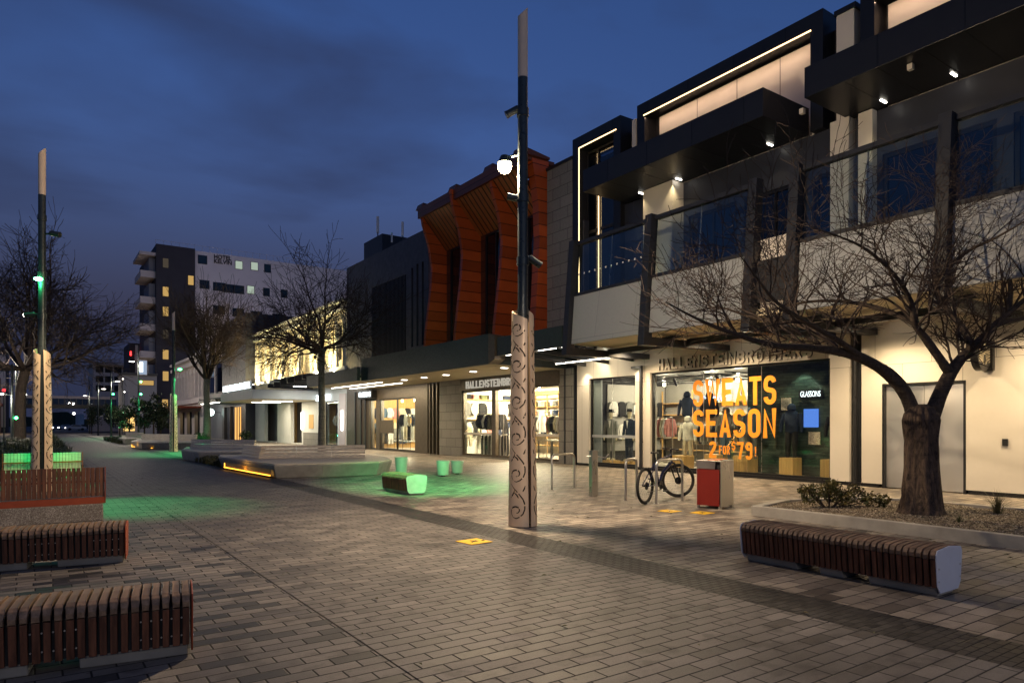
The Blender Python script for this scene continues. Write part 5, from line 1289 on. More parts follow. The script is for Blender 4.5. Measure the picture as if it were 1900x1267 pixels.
# ---- slatted benches
def bench(label, loc, rz, length, endm, bolts=True, group='slatted hardwood benches on the paving', sidem=None):
    t = thing('slatted_bench', label, 'bench', loc, rz, group); W = dict(world=False)
    a, b = .245, .205      # half widths top / bottom ; local x along length, y across
    top = MB(); sides = (MB(), MB()); n = int(length / .056); p = length / n
    rr = random.Random(int(length * 100))
    for i in range(n):
        x0 = -length / 2 + p * i + .006; x1 = x0 + p - .017 + rr.uniform(-.003, .002); dz = rr.uniform(-.003, .003)
        prof_ = [(-a, .335), (-a - .002, .37), (-a + .02, .405), (-a + .07, .42), (0, .428), (a - .07, .42), (a - .02, .405), (a + .002, .37), (a, .335), (a - .03, .335), (a - .03, .385), (-a + .03, .385), (-a + .03, .335)]
        m_ = len(prof_)
        top.add([(x0, y, z + dz) for y, z in prof_] + [(x1, y, z + dz) for y, z in prof_], [(i_, (i_ + 1) % m_, m_ + (i_ + 1) % m_, m_ + i_) for i_ in range(m_)] +
                [(0, 1, 2, 11, 12), (2, 3, 11), (3, 4, 5, 10, 11), (5, 6, 10), (6, 7, 8, 9, 10)] + [tuple(m_ + q for q in f_)[::-1] for f_ in ((0, 1, 2, 11, 12), (2, 3, 11), (3, 4, 5, 10, 11), (5, 6, 10), (6, 7, 8, 9, 10))])
        for s_ in (-1, 1):
            dy = rr.uniform(-.003, .003)
            P = [(x0, s_ * (a + .0) + dy, .328), (x1, s_ * a + dy, .328), (x1, s_ * (b + .012) + dy, .085), (x0, s_ * (b + .012) + dy, .085)]
            Q_ = [(x, y - s_ * .022, z) for x, y, z in P]
            sides[(s_ + 1) // 2].add(P + Q_, [(0, 1, 2, 3), (7, 6, 5, 4), (0, 4, 5, 1), (1, 5, 6, 2), (2, 6, 7, 3), (3, 7, 4, 0)])
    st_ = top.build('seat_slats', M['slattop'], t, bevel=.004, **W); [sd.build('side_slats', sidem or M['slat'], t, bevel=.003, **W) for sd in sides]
    pe = [(-a - .004, .33), (-a - .004, .372), (-a + .02, .41), (0, .432), (a - .02, .41), (a + .004, .372), (a + .004, .33), (b + .018, .10), (b - .03, .035), (-b + .03, .035), (-b - .018, .10)]
    for s_ in (-1, 1):
        e = MB().exx([(y, z) for y, z in pe], s_ * length / 2, s_ * (length / 2 + .010)).build('end_plate', endm, t, bevel=.002, **W)
        bm_ = MB()
        for (y, z) in ((-b - .0, .25), (-b - .0, .14), (b, .25), (b, .14)): bm_.tube([(s_ * (length / 2 + .009), y, z), (s_ * (length / 2 + .014), y, z)], .008, 8)
        bm_.build('bolts', M['steel'], e, **W)
    MB().box(-length / 2 + .01, length / 2 - .01, -a + .05, a - .05, .09, .33).build('core', M['dark'], t, **W)
    for x0, x1 in ((-length / 2 + .02, -length / 2 + .62), (-.12, .12), (length / 2 - .62, length / 2 - .02)):
        MB().exx([(-b + .02, .088), (b - .02, .088), (b - .06, 0), (-b + .06, 0)], x0, x1).build('foot', M['concrete'], t, bevel=.01, **W)
    if bolts:
        bo = MB(); g = n // 5
        for i in range(n):
            if (i // 5) % 2 == 0 and n - i > 0 or length < 1.4:
                x = -length / 2 + p * (i + .5) if False else -length / 2 + p * i
                for z in (.27, .155):
                    f_ = (z - .085) / .243; y = -(b + .012 + (a - b - .012) * f_) - .004
                    bo.tube([(x, y + .004, z), (x, y - .004, z)], .0055, 6)
        bo.build('bolts', M['steel'], t, **W)
    return t
bench('slatted bench with pale end plate beside the gravel planter', (6.60, 3.72, 0), PI / 2, 1.98, M['plate'], bolts=False)
bench('slatted bench with orange edged end standing closest to the road centre', (.84 - .97, 4.76 + .245 + .15, 0), -.15, 2.0, M['rust'])
bench('slatted bench with orange edged end in front of the slatted seat back', (.84 - 1.0, 8.42 + .245 + .15, 0), -.15, 2.0, M['rust'])
bench('short slatted bench lit green on its pale end plate', (6.62, 13.62, 0), PI / 2 + .04, 1.15, mat('pale_end_plate_bright', (.38, .42, .38), .4), bolts=False)
# ---- seats with high slatted backs
def backed(label, x0, x1, y, sgn, m, topm):
    t = thing('backed_seat', label, 'bench', ((x0 + x1) / 2, y, 0), 0, 'high backed slatted seats')
    n = int((x1 - x0) / .062); mb = MB(); st2 = MB()
    for i in range(n):
        x = x0 + .02 + i * .062
        mb.box(x, x + .055, y, y + .024, .385, .83); st2.box(x, x + .05, y + sgn * .03, y + sgn * .44, .40, .43)
    mb.build('backrest', m, t, bevel=.003); st2.build('seat_slats', topm, t)
    MB().box(x0, x1, y - .012, y + .034, .27, .37).box(x0, x1, min(y + .03, y + sgn * .03), max(y + .03, y + sgn * .03) + .02, .60, .63).build('rail', M['rust'], t)
    for x in (x0 - .012, x1): MB().box(x, x + .012, min(y - .02, y + sgn * .45), max(y + .04, y + sgn * .45), .27, .45).box(x, x + .012, y - .02, y + .05, .451, .84).build('end_plate', M['rust'], t)
    MB().exx([(y - .02, .265), (y + sgn * .46, .265), (y + sgn * .42, 0), (y + sgn * .0, 0)] if sgn > 0 else [(y + .04, .265), (y - .46, .265), (y - .42, 0), (y + .0, 0)], x0, x1 - .02).build('base', M['aggregate'], t, bevel=.012)
    return t
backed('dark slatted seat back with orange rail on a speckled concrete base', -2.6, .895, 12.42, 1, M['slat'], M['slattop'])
backed('green lit slatted seat back behind the carved light pole', -.60, .93, 19.3, -1, M['plank'], M['plank'])
# ---- tapered stools
def stool(loc, label, h=.45):
    t = thing('stool', label, 'stool', loc, 0, 'small tapered stools on the paving')
    MB().lathe([(.155, .035), (.158, .05), (.195, h - .02), (.185, h), (.0, h)], 24).build('drum', M['stoolm'], t, smooth=True, world=False)
    MB().lathe([(.06, 0), (.06, .034)], 12).build('foot', M['blackm'], t, world=False)
stool(G(822, 883), 'tapered stool lit green between two others'); stool(G(848.5, 879), 'smallest looking tapered stool lit green farthest from the seating platform', .40)
stool(G(744.5, 881), 'tapered stool lit green against the seating platform corner', .53)
stool(G(476, 848) * 1, 'small green lit cup shaped stool on the far side of the seat back', .5)
# ---- bike racks
def rack(a, b, label, h=.80):
    a, b = Vector(a), Vector(b); t = thing('bike_rack', label, 'bike rack', tuple((a + b) / 2), 0, 'steel hoop bike racks')
    d = (b - a).normalized(); r = .12; pts = [a, a + Vector((0, 0, h - r))]
    pts += [a + d * (r - r * math.cos(q)) + Vector((0, 0, h - r + r * math.sin(q))) for q in [PI / 10 * i for i in range(1, 6)]]
    pts += [b - d * (r - r * math.sin(q)) + Vector((0, 0, h - r + r * math.cos(q))) for q in [PI / 10 * i for i in range(0, 6)]] + [b]
    MB().tube(pts, .025, 12).build('hoop', M['steel'], t, smooth=True, sharp=60)
    MB().cyl(a, .045, .008, 14).cyl(b, .045, .008, 14).build('base_plate', M['steel'], t)
rack(G(1161, 928), G(1161, 928) + Vector((.62, .32, 0)), 'steel hoop rack in front of the bicycle rear wheel side')
rack(G(1218, 934), G(1266, 929), 'steel hoop rack the bicycle leans across', .82)
rack(G(1024, 908), G(1066, 904), 'steel hoop rack beside the carved pole')
# repair post with two tethered arms
c_ = G(1101, 920)
t = thing('repair_post', 'square steel bicycle repair post with thin arms between the hoop racks', 'post', c_)
MB().box(c_.x - .08, c_.x + .08, c_.y - .05, c_.y + .05, 0, .94).build('post_body', M['steel'], t, bevel=.006)
MB().box(c_.x - .1, c_.x + .1, c_.y - .07, c_.y + .07, .942, .955).build('cap', M['steel'], t)
MB().tube([c_ + Vector((.06, -.02, .83)), c_ + rt * .25 + Vector((0, 0, .80)), c_ + rt * .32 + Vector((0, 0, .88))], .012, 8).tube([c_ + Vector((-.06, -.02, .83)), c_ - rt * .16 + Vector((0, 0, .84))], .010, 8).build('arm', M['steel'], t)
# litter bin
a = G(1293, 942); b = G(1323, 945); c2 = G(1365, 940)
bx, by = 9.78, 7.80
t = thing('litter_bin', 'brushed steel litter bin with a dark red front panel', 'litter bin', (10.1, 8.0, 0))
bw_, bd_ = .70, .42      # along x, along y
bx0, bx1, by0, by1 = 9.85, 10.41, 7.72, 8.18
ORG[t.name] = Vector((9.85, 7.72, 0)); t.location = (9.85, 7.72, 0); t.rotation_euler = (0, 0, .235)
MB().box(bx0 + .02, bx1, by0, by0 + .018, .05, .84).box(bx0 + .02, bx1, by1 - .018, by1, .05, .84).box(bx1 - .018, bx1, by0 + .018, by1 - .018, .05, .84).box(bx0, bx1, by0, by1, .841, .86).build('body', M['steel'], t, bevel=.004)
MB().box(bx0, bx0 + .018, by0 + .02, by1 - .02, .06, .70).build('front_panel', M['redp'], t)
MB().box(bx0, bx0 + .018, by0 + .1, by1 - .02, .71, .838).build('flap', M['steel'], t)
MB().box(bx0 + .05, bx1 - .05, by0 + .03, by1 - .03, .08, .82).build('liner', M['dark'], t)
lg = MB()
for x in (bx0 + .03, bx1 - .08):
    for y in (by0, by1 - .05): lg.box(x, x + .05, y + .001, y + .049, 0, .049)
lg.build('feet', M['steel'], t)
MB().box(bx0 + .05, bx0 + .25, by0 + .06, by0 + .26, .861, .872).box(bx0 + .35, bx0 + .58, by0 + .12, by0 + .3, .861, .872).build('top_stickers', mat('orange_sticker', (.7, .2, .03), .5), t)
# ---- bicycle
def bicycle(rear, front, label):
    r = .345; rear, front = Vector(rear), Vector(front); d = (front - rear); wb = d.length; d.normalize(); n_ = Vector((-d.y, d.x, 0))
    t = thing('bicycle', label, 'bicycle', tuple((rear + front) / 2)); lean_ = n_ * 0
    def pt(a, z, s=0): return rear + d * a + n_ * s + Vector((0, 0, z))
    sc_ = wb / 1.08
    bb = (.42 * sc_, .32); st = (.30 * sc_, .86); hd = (.82 * sc_, .88); hb = (.86 * sc_, .74)
    def wheel(c_, dd, rot=0):
        dd = Matrix.Rotation(rot, 3, 'Z') @ dd; q_ = Vector((-dd.y, dd.x, 0))
        tt = [c_ + (dd * math.cos(a) + Vector((0, 0, 1)) * math.sin(a)) * (r - .025) for a in [2 * PI * k / 40 for k in range(41)]]
        wh = MB().tube(tt, .028, 8, cap=False).build('wheel', M['rubber'], t, smooth=True, sharp=180)
        MB().tube([c_ + (p_ - c_) * .915 for p_ in tt], .012, 6, cap=False).build('rim', M['blackm'], wh, smooth=True)
        sp = MB()
        for k in range(28):
            a = 2 * PI * k / 28; sp.tube([c_ + q_ * (.025 if k % 2 else -.025), c_ + (dd * math.cos(a + .2) + Vector((0, 0, 1)) * math.sin(a + .2)) * .29], .0018, 3)
        sp.build('spokes', M['steel'], wh)
        MB().tube([c_ - q_ * .05, c_ + q_ * .05], .022, 10).tube([c_ - q_ * .035, c_ - q_ * .030], .075, 20).build('hub', M['blackm'], wh, smooth=True)
    wheel(rear + Vector((0, 0, r)), d); 
    fc = pt(wb, r)
    wheel(fc, d, -.9)
    f_ = MB()
    f_.tube([pt(*bb), pt(.55 * sc_, .55), pt(*hb)], [.026, .03, .03], 10); f_.tube([pt(*bb), pt(*st)], .018, 8); f_.tube([pt(st[0] + .01, .78), pt(*hd)], .02, 8)
    for s_ in (-.06, .06):
        f_.tube([pt(0, r, s_), pt(bb[0], bb[1], s_ * .3)], .011, 6); f_.tube([pt(0, r, s_), pt(st[0] + .01, .76, s_ * .2)], .009, 6)
    f_.build('frame', M['blue'], t, smooth=True)
    fk = MB().tube([pt(*hd) + Vector((0, 0, .12)), pt(*hb)], .022, 8)
    hq = pt(*hb)
    for s_ in (-.055, .055): fk.tube([hq + n_ * s_ + Vector((0, 0, -.02)), fc + n_ * s_], [.019, .014], 8)
    fk.tube([hq - n_ * .055 + Vector((0, 0, -.02)), hq + n_ * .055 + Vector((0, 0, -.02))], .02, 8); fk.build('fork', M['blackm'], t, smooth=True)
    hx_ = pt(hd[0] + .03, hd[1] + .12); q_ = Matrix.Rotation(-.7, 3, 'Z') @ n_
    hbm = MB().tube([hx_ - q_ * .33 - d * .05, hx_ - q_ * .1, hx_ + q_ * .1, hx_ + q_ * .33 - d * .05], .013, 8)
    for s_ in (-1, 1):
        hbm.tube([hx_ + q_ * .33 * s_ - d * .05, hx_ + q_ * .21 * s_ - d * .03], .019, 8); hbm.tube([hx_ + q_ * .2 * s_, hx_ + q_ * .24 * s_ + Vector((0, 0, -.05)) + d * .04, hx_ + q_ * .30 * s_ + Vector((0, 0, -.06)) + d * .04], .006, 6)
    hbm.tube([pt(*hd), hx_], .018, 8); hbm.build('handlebar', M['blackm'], t, smooth=True)
    MB().tube([pt(st[0], .76), pt(st[0] - .015, .93)], .014, 8).build('seatpost', M['blackm'], t)
    MB().lathe([(.01, -.02), (.9, -.015), (1, .0), (.9, .02), (.01, .022)], 16, (0, 0, 0)).build('saddle', M['blackm'], t, world=False).matrix_local = Matrix.Translation(pt(st[0] - .02, .95) - Vector(t.location)) @ Matrix.Rotation(math.atan2(d.y, d.x), 4, 'Z') @ Matrix.Diagonal((.13, .065, 1, 1))
    cr_ = MB().tube([pt(bb[0], bb[1], -.05), pt(bb[0], bb[1], .05)], .03, 12).tube([pt(bb[0], bb[1], -.055), pt(bb[0], bb[1], -.05)], .09, 20)
    cr_.tube([pt(bb[0], bb[1], -.07), pt(bb[0] + .1, bb[1] - .12, -.07)], .010, 6).tube([pt(bb[0], bb[1], .07), pt(bb[0] - .1, bb[1] + .12, .07)], .010, 6)
    cr_.obox(pt(bb[0] + .1, bb[1] - .12, -.11), .09, .08, .02).obox(pt(bb[0] - .1, bb[1] + .12, .11), .09, .08, .02)
    cr_.build('crank', M['blackm'], t)
    ch = MB().tube([pt(0, r + .035, -.05), pt(bb[0], bb[1] + .085, -.053)], .006, 4).tube([pt(0, r - .12, -.05), pt(bb[0], bb[1] - .085, -.053)], .006, 4)
    ch.build('chain', M['blackm'], t)
    return t
bk0 = G(1197, 935) + Vector((0, 0, 0)); bk1 = G(1258, 922)
bicycle(bk0, bk1, 'mountain bike with dark blue frame locked to a steel hoop rack')
# ---- yellow ground plates with worn symbol
def plate(c_, rz, label, sz=.30):
    t = tag(MB().obox((c_[0], c_[1], .006), sz, sz, .004, rz=rz).build('ground_marker', M['yellow']), label, 'ground marker', 'yellow ground markers')
    bm_ = MB().obox((c_[0], c_[1], .0095), sz * .5, sz * .07, .002, rz=rz + .6).obox((c_[0], c_[1], .0125), sz * .07, sz * .35, .002, rz=rz + .3)
    o = bm_.build('symbol', M['blackm'], t); 
plate((4.60, 7.43), .1, 'yellow square ground marker beside the dark drain strip', .34)
plate((8.98, 8.1), .1, 'yellow square ground marker in front of the bicycle', .3); plate((9.25, 7.62), .1, 'yellow square ground marker in front of the red and steel bin', .3)
# ---- gravel planter, shrub, tufts
PB = thing('tree_planter', 'low concrete edged gravel bed around the bare tree', 'planter', (11, 3.5, 0))
oq = [(9.70, 6.98), (9.62, -2.5), (13.4, -2.5), (12.9, 6.2), (12.5, 6.75), (10.9, 7.25)]
def inset(p, k):
    cx_ = sum(q[0] for q in p) / len(p); cy_ = sum(q[1] for q in p) / len(p)
    return [(q[0] + (-k if q[0] > cx_ else k), q[1] + (-k if q[1] > cy_ else k)) for q in p]
iq = inset(oq, .12); mb = MB(); n = len(oq)
mb.add([(x, y, 0) for x, y in oq] + [(x, y, .16) for x, y in oq] + [(x, y, .16) for x, y in iq] + [(x, y, 0.0) for x, y in iq],
       [(i, (i + 1) % n, n + (i + 1) % n, n + i) for i in range(n)] + [(n + i, n + (i + 1) % n, 2 * n + (i + 1) % n, 2 * n + i) for i in range(n)] + [(2 * n + i, 2 * n + (i + 1) % n, 3 * n + (i + 1) % n, 3 * n + i) for i in range(n)])
mb.build('kerb', M['concrete'], PB, bevel=.008)
# gravel surface with uneven height
bm = bmesh.new(); nx_, ny_ = 60, 130
for j in range(ny_ + 1):
    for i in range(nx_ + 1):
        x = 9.66 + (13.2 - 9.66) * i / nx_; y = -2.4 + (7.15 + 2.4) * j / ny_
        bm.verts.new((x, y, .125 + .03 * noise.noise(Vector((x * 2.2, y * 2.2, 0))) + .012 * noise.noise(Vector((x * 14, y * 14, 3)))))
bm.verts.ensure_lookup_table()
def inside(x, y, P):
    c_ = False
    for (x1, y1), (x2, y2) in zip(P, P[1:] + P[:1]):
        if (y1 > y) != (y2 > y) and x < (x2 - x1) * (y - y1) / (y2 - y1) + x1: c_ = not c_
    return c_
for j in range(ny_):
    for i in range(nx_):
        a = j * (nx_ + 1) + i; vs = [bm.verts[q] for q in (a, a + 1, a + nx_ + 2, a + nx_ + 1)]
        if all(inside(v.co.x, v.co.y, oq) for v in vs): bm.faces.new(vs)
for v in [v for v in bm.verts if not v.link_faces]: bm.verts.remove(v)
me = bpy.data.meshes.new('gravel'); bm.to_mesh(me); bm.free(); me.materials.append(M['gravel'])
link(bpy.data.objects.new('gravel', me)); tag(bpy.data.objects['gravel'], 'brown pea gravel filling the bed under the bare tree', 'gravel', kind='stuff')
def stones(area, n, seed, z=.13):
    mb = MB(); rr = random.Random(seed)
    for _ in range(n):
        x = rr.uniform(area[0], area[1]); y = rr.uniform(area[2], area[3])
        if not inside(x, y, iq): continue
        s_ = rr.uniform(.006, .016); zz_ = z + .03 * noise.noise(Vector((x * 2.2, y * 2.2, 0)))
        vs = [(x + s_ * a * rr.uniform(.7, 1.2), y + s_ * b * rr.uniform(.7, 1.2), zz_ + s_ * .7 * c_) for a, b, c_ in ((1, 0, 0), (0, 1, 0), (-1, 0, 0), (0, -1, 0), (0, 0, 1), (0, 0, -1))]
        mb.add(vs, [(0, 1, 4), (1, 2, 4), (2, 3, 4), (3, 0, 4), (1, 0, 5), (2, 1, 5), (3, 2, 5), (0, 3, 5)])
    return mb
sm = NT('pebble'); gi = sm.n('ShaderNodeNewGeometry'); sm.col(sm.ramp(gi.outputs['Random Per Island'], [(0, (.04, .03, .02)), (.5, (.16, .12, .08)), (.9, (.3, .25, .18)), (1, (.6, .52, .42))])); sm.rough(.75)
tag(stones((9.75, 13, .5, 7.1), 16000, 5).build('gravel_stones', sm.m), 'loose pebbles scattered over the gravel bed', 'gravel', kind='stuff')
def leaf_mass(mb, c_, r, n, size, rr, sz=.8, stems=None):
    for _ in range(n):
        d = Vector((rr.gauss(0, 1), rr.gauss(0, 1), rr.gauss(0, 1))).normalized() * (rr.random() ** .45)
        p = Vector(c_) + Vector((d.x * r, d.y * r, d.z * r * sz))
        a = Vector((rr.uniform(-1, 1), rr.uniform(-1, 1), rr.uniform(-.3, 1))).normalized(); b = a.orthogonal().normalized(); b = Matrix.Rotation(rr.uniform(0, 6.3), 3, a) @ b
        s_ = size * rr.uniform(.6, 1.3); w_ = a.cross(b) * s_ * .3
        mb.add([p, p + b * s_ * .5 + w_, p + b * s_, p + b * s_ * .5 - w_], [(0, 1, 2, 3)])
def shrub(name, label, c_, blobs, n, size, m, seed, grp=None, cat='shrub'):
    t = thing(name, label, cat, c_, 0, grp); rr = random.Random(seed); mb = MB(); stm = MB()
    for (dx, dy, dz, r) in blobs:
        leaf_mass(mb, (c_[0] + dx, c_[1] + dy, c_[2] + dz), r, int(n * (r ** 2) * 30), size, rr)
        for k in range(4): stm.tube([(c_[0] + dx * .2, c_[1] + dy * .2, c_[2]), (c_[0] + dx * .6 + rr.uniform(-.05, .05), c_[1] + dy * .6, c_[2] + dz * .6), (c_[0] + dx + rr.uniform(-r, r), c_[1] + dy + rr.uniform(-r, r), c_[2] + dz + r * .9)], [.008, .006, .003], 5)
    mb.build('foliage', m, t); stm.build('stem', M['twig'], t)
shrub('leafy_shrub', 'small leafy shrub with reddish leaves at the corner of the gravel bed', (10.75, 6.25, .13), [(-.25, .15, .22, .2), (.05, .0, .26, .2), (.2, -.15, .18, .18), (.0, -.05, .36, .13), (.42, -.2, .3, .12), (.55, -.35, .14, .16), (-.42, .2, .3, .1), (.75, -.5, .12, .12)], 330, .055, M['leaf'], 3)
def tuft(name, label, c_, n, h, m, seed, spread=.25, parent=None, grp=None):
    rr = random.Random(seed); mb = MB()
    for _ in range(n):
        a = rr.uniform(0, 2 * PI); l_ = h * rr.uniform(.5, 1.1); o_ = spread * rr.random(); p = Vector(c_) + Vector((math.cos(a), math.sin(a), 0)) * o_ * .2
        pts = [p + Vector((math.cos(a) * o_ * q * q * 1.5, math.sin(a) * o_ * q * q * 1.5, l_ * (q - .35 * q * q * o_ / max(spread, .01)))) for q in (0, .35, .7, 1)]
        w_ = Vector((-math.sin(a), math.cos(a), 0)) * .006 * (h / .4)
        for i in range(3):
            k0, k1 = 1 - i / 3, 1 - (i + 1) / 3 + .05
            mb.add([pts[i] - w_ * k0, pts[i] + w_ * k0, pts[i + 1] + w_ * k1, pts[i + 1] - w_ * k1], [(0, 1, 2, 3)])
    return tag(mb.build(name, m), label, 'grass tuft', grp)
tuft('grass_tuft', 'spiky grass tuft behind the bare tree trunk in the gravel', (12.2, 4.35, .12), 90, .42, M['grass'], 1, .3)
tuft('grass_tuft', 'low green tuft in the gravel beside the trunk', (10.62, 4.25, .12), 90, .17, M['grassd'], 2, .2)
tuft('grass_tuft', 'small green tuft at the foot of the leafy shrub', (11.55, 5.75, .12), 60, .2, M['grassd'], 3, .15)
rr = random.Random(77); lf = MB()
for _ in range(260):
    if rr.random() < .6: x, y = rr.gauss(9.3, 1.6), rr.gauss(4.0, 2.2)
    else: x, y = rr.uniform(1.5, 9.0), rr.uniform(2.5, 22)
    if x > 9.55 and y < 7.2 or x < 1.2: continue
    a = rr.uniform(0, 6.3); s_ = rr.uniform(.012, .035); d = Vector((math.cos(a), math.sin(a), 0)); n_ = Vector((-d.y, d.x, 0)); p = Vector((x, y, .012))
    lf.add([p - d * s_, p + n_ * s_ * .45 + Vector((0, 0, s_ * .3)), p + d * s_, p - n_ * s_ * .45 + Vector((0, 0, s_ * .25))], [(0, 1, 2, 3)])
tag(lf.build('fallen_leaves', M['leaf']), 'small dry leaves scattered over the paving', 'leaves', kind='stuff')
# ---- seating platforms
def platform(label, top, h, slot=None, backs=(), mtop=None, slotrect=None):
    cx_ = sum(q[0] for q in top) / len(top); cy_ = sum(q[1] for q in top) / len(top)
    t = thing('seating_platform', label, 'seating platform', (cx_, cy_, 0), 0, 'concrete and timber seating platforms')
    MB().prism(top, 0, h - .04, .95).build('base', M['concrete'], t, bevel=.02)
    MB().prism([(cx_ + (x - cx_) * .985, cy_ + (y - cy_) * .985) for x, y in top], h - .038, h).build('deck', M['plank'], t, bevel=.006)
    for (a, b, hb, th_) in backs:
        a, b = Vector((a[0], a[1], 0)), Vector((b[0], b[1], 0)); d = (b - a); l_ = d.length; d.normalize(); n_ = Vector((-d.y, d.x, 0))
        if n_.dot(fw) < 0: n_ = -n_
        bk = MB(); rows = 4; ph = hb / rows; seg = max(1, round(l_ / 1.25))
        for r_ in range(rows):
            for s_ in range(seg):
                x0, x1 = l_ * s_ / seg + .006, l_ * (s_ + 1) / seg - .006
                z0, z1 = h + .01 + r_ * ph, h + r_ * ph + ph - .008; k0, k1 = .10 * (r_ / rows), .10 * ((r_ + 1) / rows)
                P = [a + d * x0 + n_ * k0, a + d * x1 + n_ * k0, a + d * x1 + n_ * (k0 + th_), a + d * x0 + n_ * (k0 + th_)]
                Q_ = [a + d * x0 + n_ * k1, a + d * x1 + n_ * k1, a + d * x1 + n_ * (k1 + th_ * .8), a + d * x0 + n_ * (k1 + th_ * .8)]
                bk.add([(p_.x, p_.y, z0) for p_ in P] + [(p_.x, p_.y, z1) for p_ in Q_], [(0, 3, 2, 1), (4, 5, 6, 7), (0, 1, 5, 4), (1, 2, 6, 5), (2, 3, 7, 6), (3, 0, 4, 7)])
        bk.build('backrest', M['plank'], t, bevel=.004)
    if slot:
        a, b = Vector((slot[0][0], slot[0][1], 0)), Vector((slot[1][0], slot[1][1], 0)); d = (b - a); l_ = d.length; d.normalize(); n_ = Vector((d.y, -d.x, 0))
        if n_.dot(Vector((a.x - cx_, a.y - cy_, 0))) < 0: n_ = -n_
        rz_ = math.atan2(d.y, d.x); mid = (a + b) / 2
        MB().obox(mid - n_ * .02 + Vector((0, 0, .15)), l_, .08, .17, rz=rz_).build('slot_lining', mat('amber_slot', (.5, .3, .08), .5), t)
        MB().obox(mid + n_ * .03 + Vector((0, 0, .075)), l_ * .98, .02, .025, rz=rz_).obox(mid - d * l_ * .48 + n_ * .03 + Vector((0, 0, .15)), .02, .02, .14, rz=rz_).build('slot_light', M['ledy'], t)
        lamp('AREA', mid + n_ * .14 + Vector((0, 0, .06)), 14, (1, .5, .1), t, .05, mid + n_ * .0 + Vector((0, 0, .22)), sy=l_ * .9)
    return t
t1 = [G(405, 846.5, .40), G(508, 861, .40), G(600, 859.5, .40), G(705, 856.5, .40), G(728, 852, .40), G(722, 848.5, .40), G(690, 843, .40), G(520, 843, .4), G(405, 843, .4)]
b0 = G(483, 851, .40); b1 = G(678, 848.5, .40); b2 = G(447, 846, .40)
platform('large seating platform with timber back, amber slot light and green lit concrete edge', [(p.x, p.y) for p in t1], .40, (t1[0].lerp(t1[1], .14), t1[0].lerp(t1[1], .97)), [((b0.x, b0.y), (b1.x, b1.y), .42, .12), ((b2.x, b2.y), (b0.x - .06, b0.y - .0), .40, .12)])
t2 = [G(336, 834, .42), G(368, 838, .42), G(480, 838, .42), G(480, 830, .42), G(345, 829, .42)]
b0 = G(366, 838, .42); b1 = G(448, 838, .42)
platform('middle seating platform with pale concrete corner and timber back', [(p.x, p.y) for p in t2], .42, None, [((G(352, 832, .42).x, G(352, 832, .42).y), (G(470, 834, .42).x, G(470, 834, .42).y), .42, .12)])
t3 = [G(243, 818, .42), G(262, 820.5, .42), G(362, 820.5, .42), G(362, 815, .42), G(255, 814, .42)]
platform('far seating platform lit green with an amber slot light', [(p.x, p.y) for p in t3], .42, (t3[0].lerp(t3[1], .1), t3[1].lerp(t3[2], .22)), [((G(262, 816, .42).x, G(262, 816, .42).y), (G(362, 817.5, .42).x, G(362, 817.5, .42).y), .42, .12)])
t4 = [G(220, 812, .42), G(232, 813.5, .42), G(262, 813, .42), G(262, 809, .42), G(225, 809, .42)]
platform('farthest dark seating platform beside the small trees', [(p.x, p.y) for p in t4], .42, None, [((G(232, 811, .42).x, G(232, 811, .42).y), (G(262, 812, .42).x, G(262, 812, .42).y), .42, .12)])
c_ = G(312, 832)
tb = thing('block_seat', 'low green lit block seat at the foot of the far carved pole', 'seat', (c_.x, c_.y, 0))
MB().obox((c_.x, c_.y, .22), 1.1, .6, .40, rz=.3).build('block', M['white'], tb, bevel=.03); MB().obox((c_.x, c_.y, .44), 1.05, .55, .035, rz=.3).build('seat', M['plank'], tb)
# ---- plantings (ground cover)
def bed(name, label, x0, x1, y0, y1, n, h, m, seed):
    rr = random.Random(seed); mb = MB()
    for _ in range(n):
        x, y = rr.uniform(x0, x1), rr.uniform(y0, y1); hh2 = h * rr.uniform(.5, 1.15) * (.7 + .5 * noise.noise(Vector((x * .8, y * .5, 1))))
        for k in range(5):
            a = rr.uniform(0, 2 * PI); d = Vector((math.cos(a), math.sin(a), 0)) * hh2 * rr.uniform(.2, .6); w_ = Vector((-math.sin(a), math.cos(a), 0)) * .012
            p = Vector((x, y, 0)); q_ = p + d * .4 + Vector((0, 0, hh2 * .75)); r_ = p + d + Vector((0, 0, hh2 * .85))
            mb.add([p - w_, p + w_, q_ + w_, q_ - w_], [(0, 1, 2, 3)]); mb.add([q_ - w_, q_ + w_, r_], [(0, 1, 2)])
    return tag(mb.build(name, m), label, 'planting', kind='stuff')
bed('grass_bed', 'dark tussock planting in the middle of the street behind the green lit seat back', -1.4, 1.0, 20.5, 34, 2600, .75, M['grassd'], 1)
bed('grass_bed', 'far dark tussock planting along the middle of the street', -1.4, 1.2, 34, 62, 2600, .95, M['grassd'], 2)
c_ = G(385, 862)
bed('grass_bed', 'low dry tussocks in front of the middle seating platform', 5.25, 6.6, 24.6, 31, 900, .38, M['grass'], 4)
bed('grass_bed', 'low dry tussocks behind the large seating platform', 6.6, 9.5, 23.5, 26, 700, .4, M['grass'], 6)
bed('grass_bed', 'dark low planting beside the far seating platform', 5.2, 7.4, 60, 74, 900, .6, M['grassd'], 5)
MB_ = MB().box(-1.5, 1.1, 20.4, 62, 0, .1); tag(MB_.build('planting_edge', M['concrete']), 'low concrete edge under the middle planting', 'kerb')
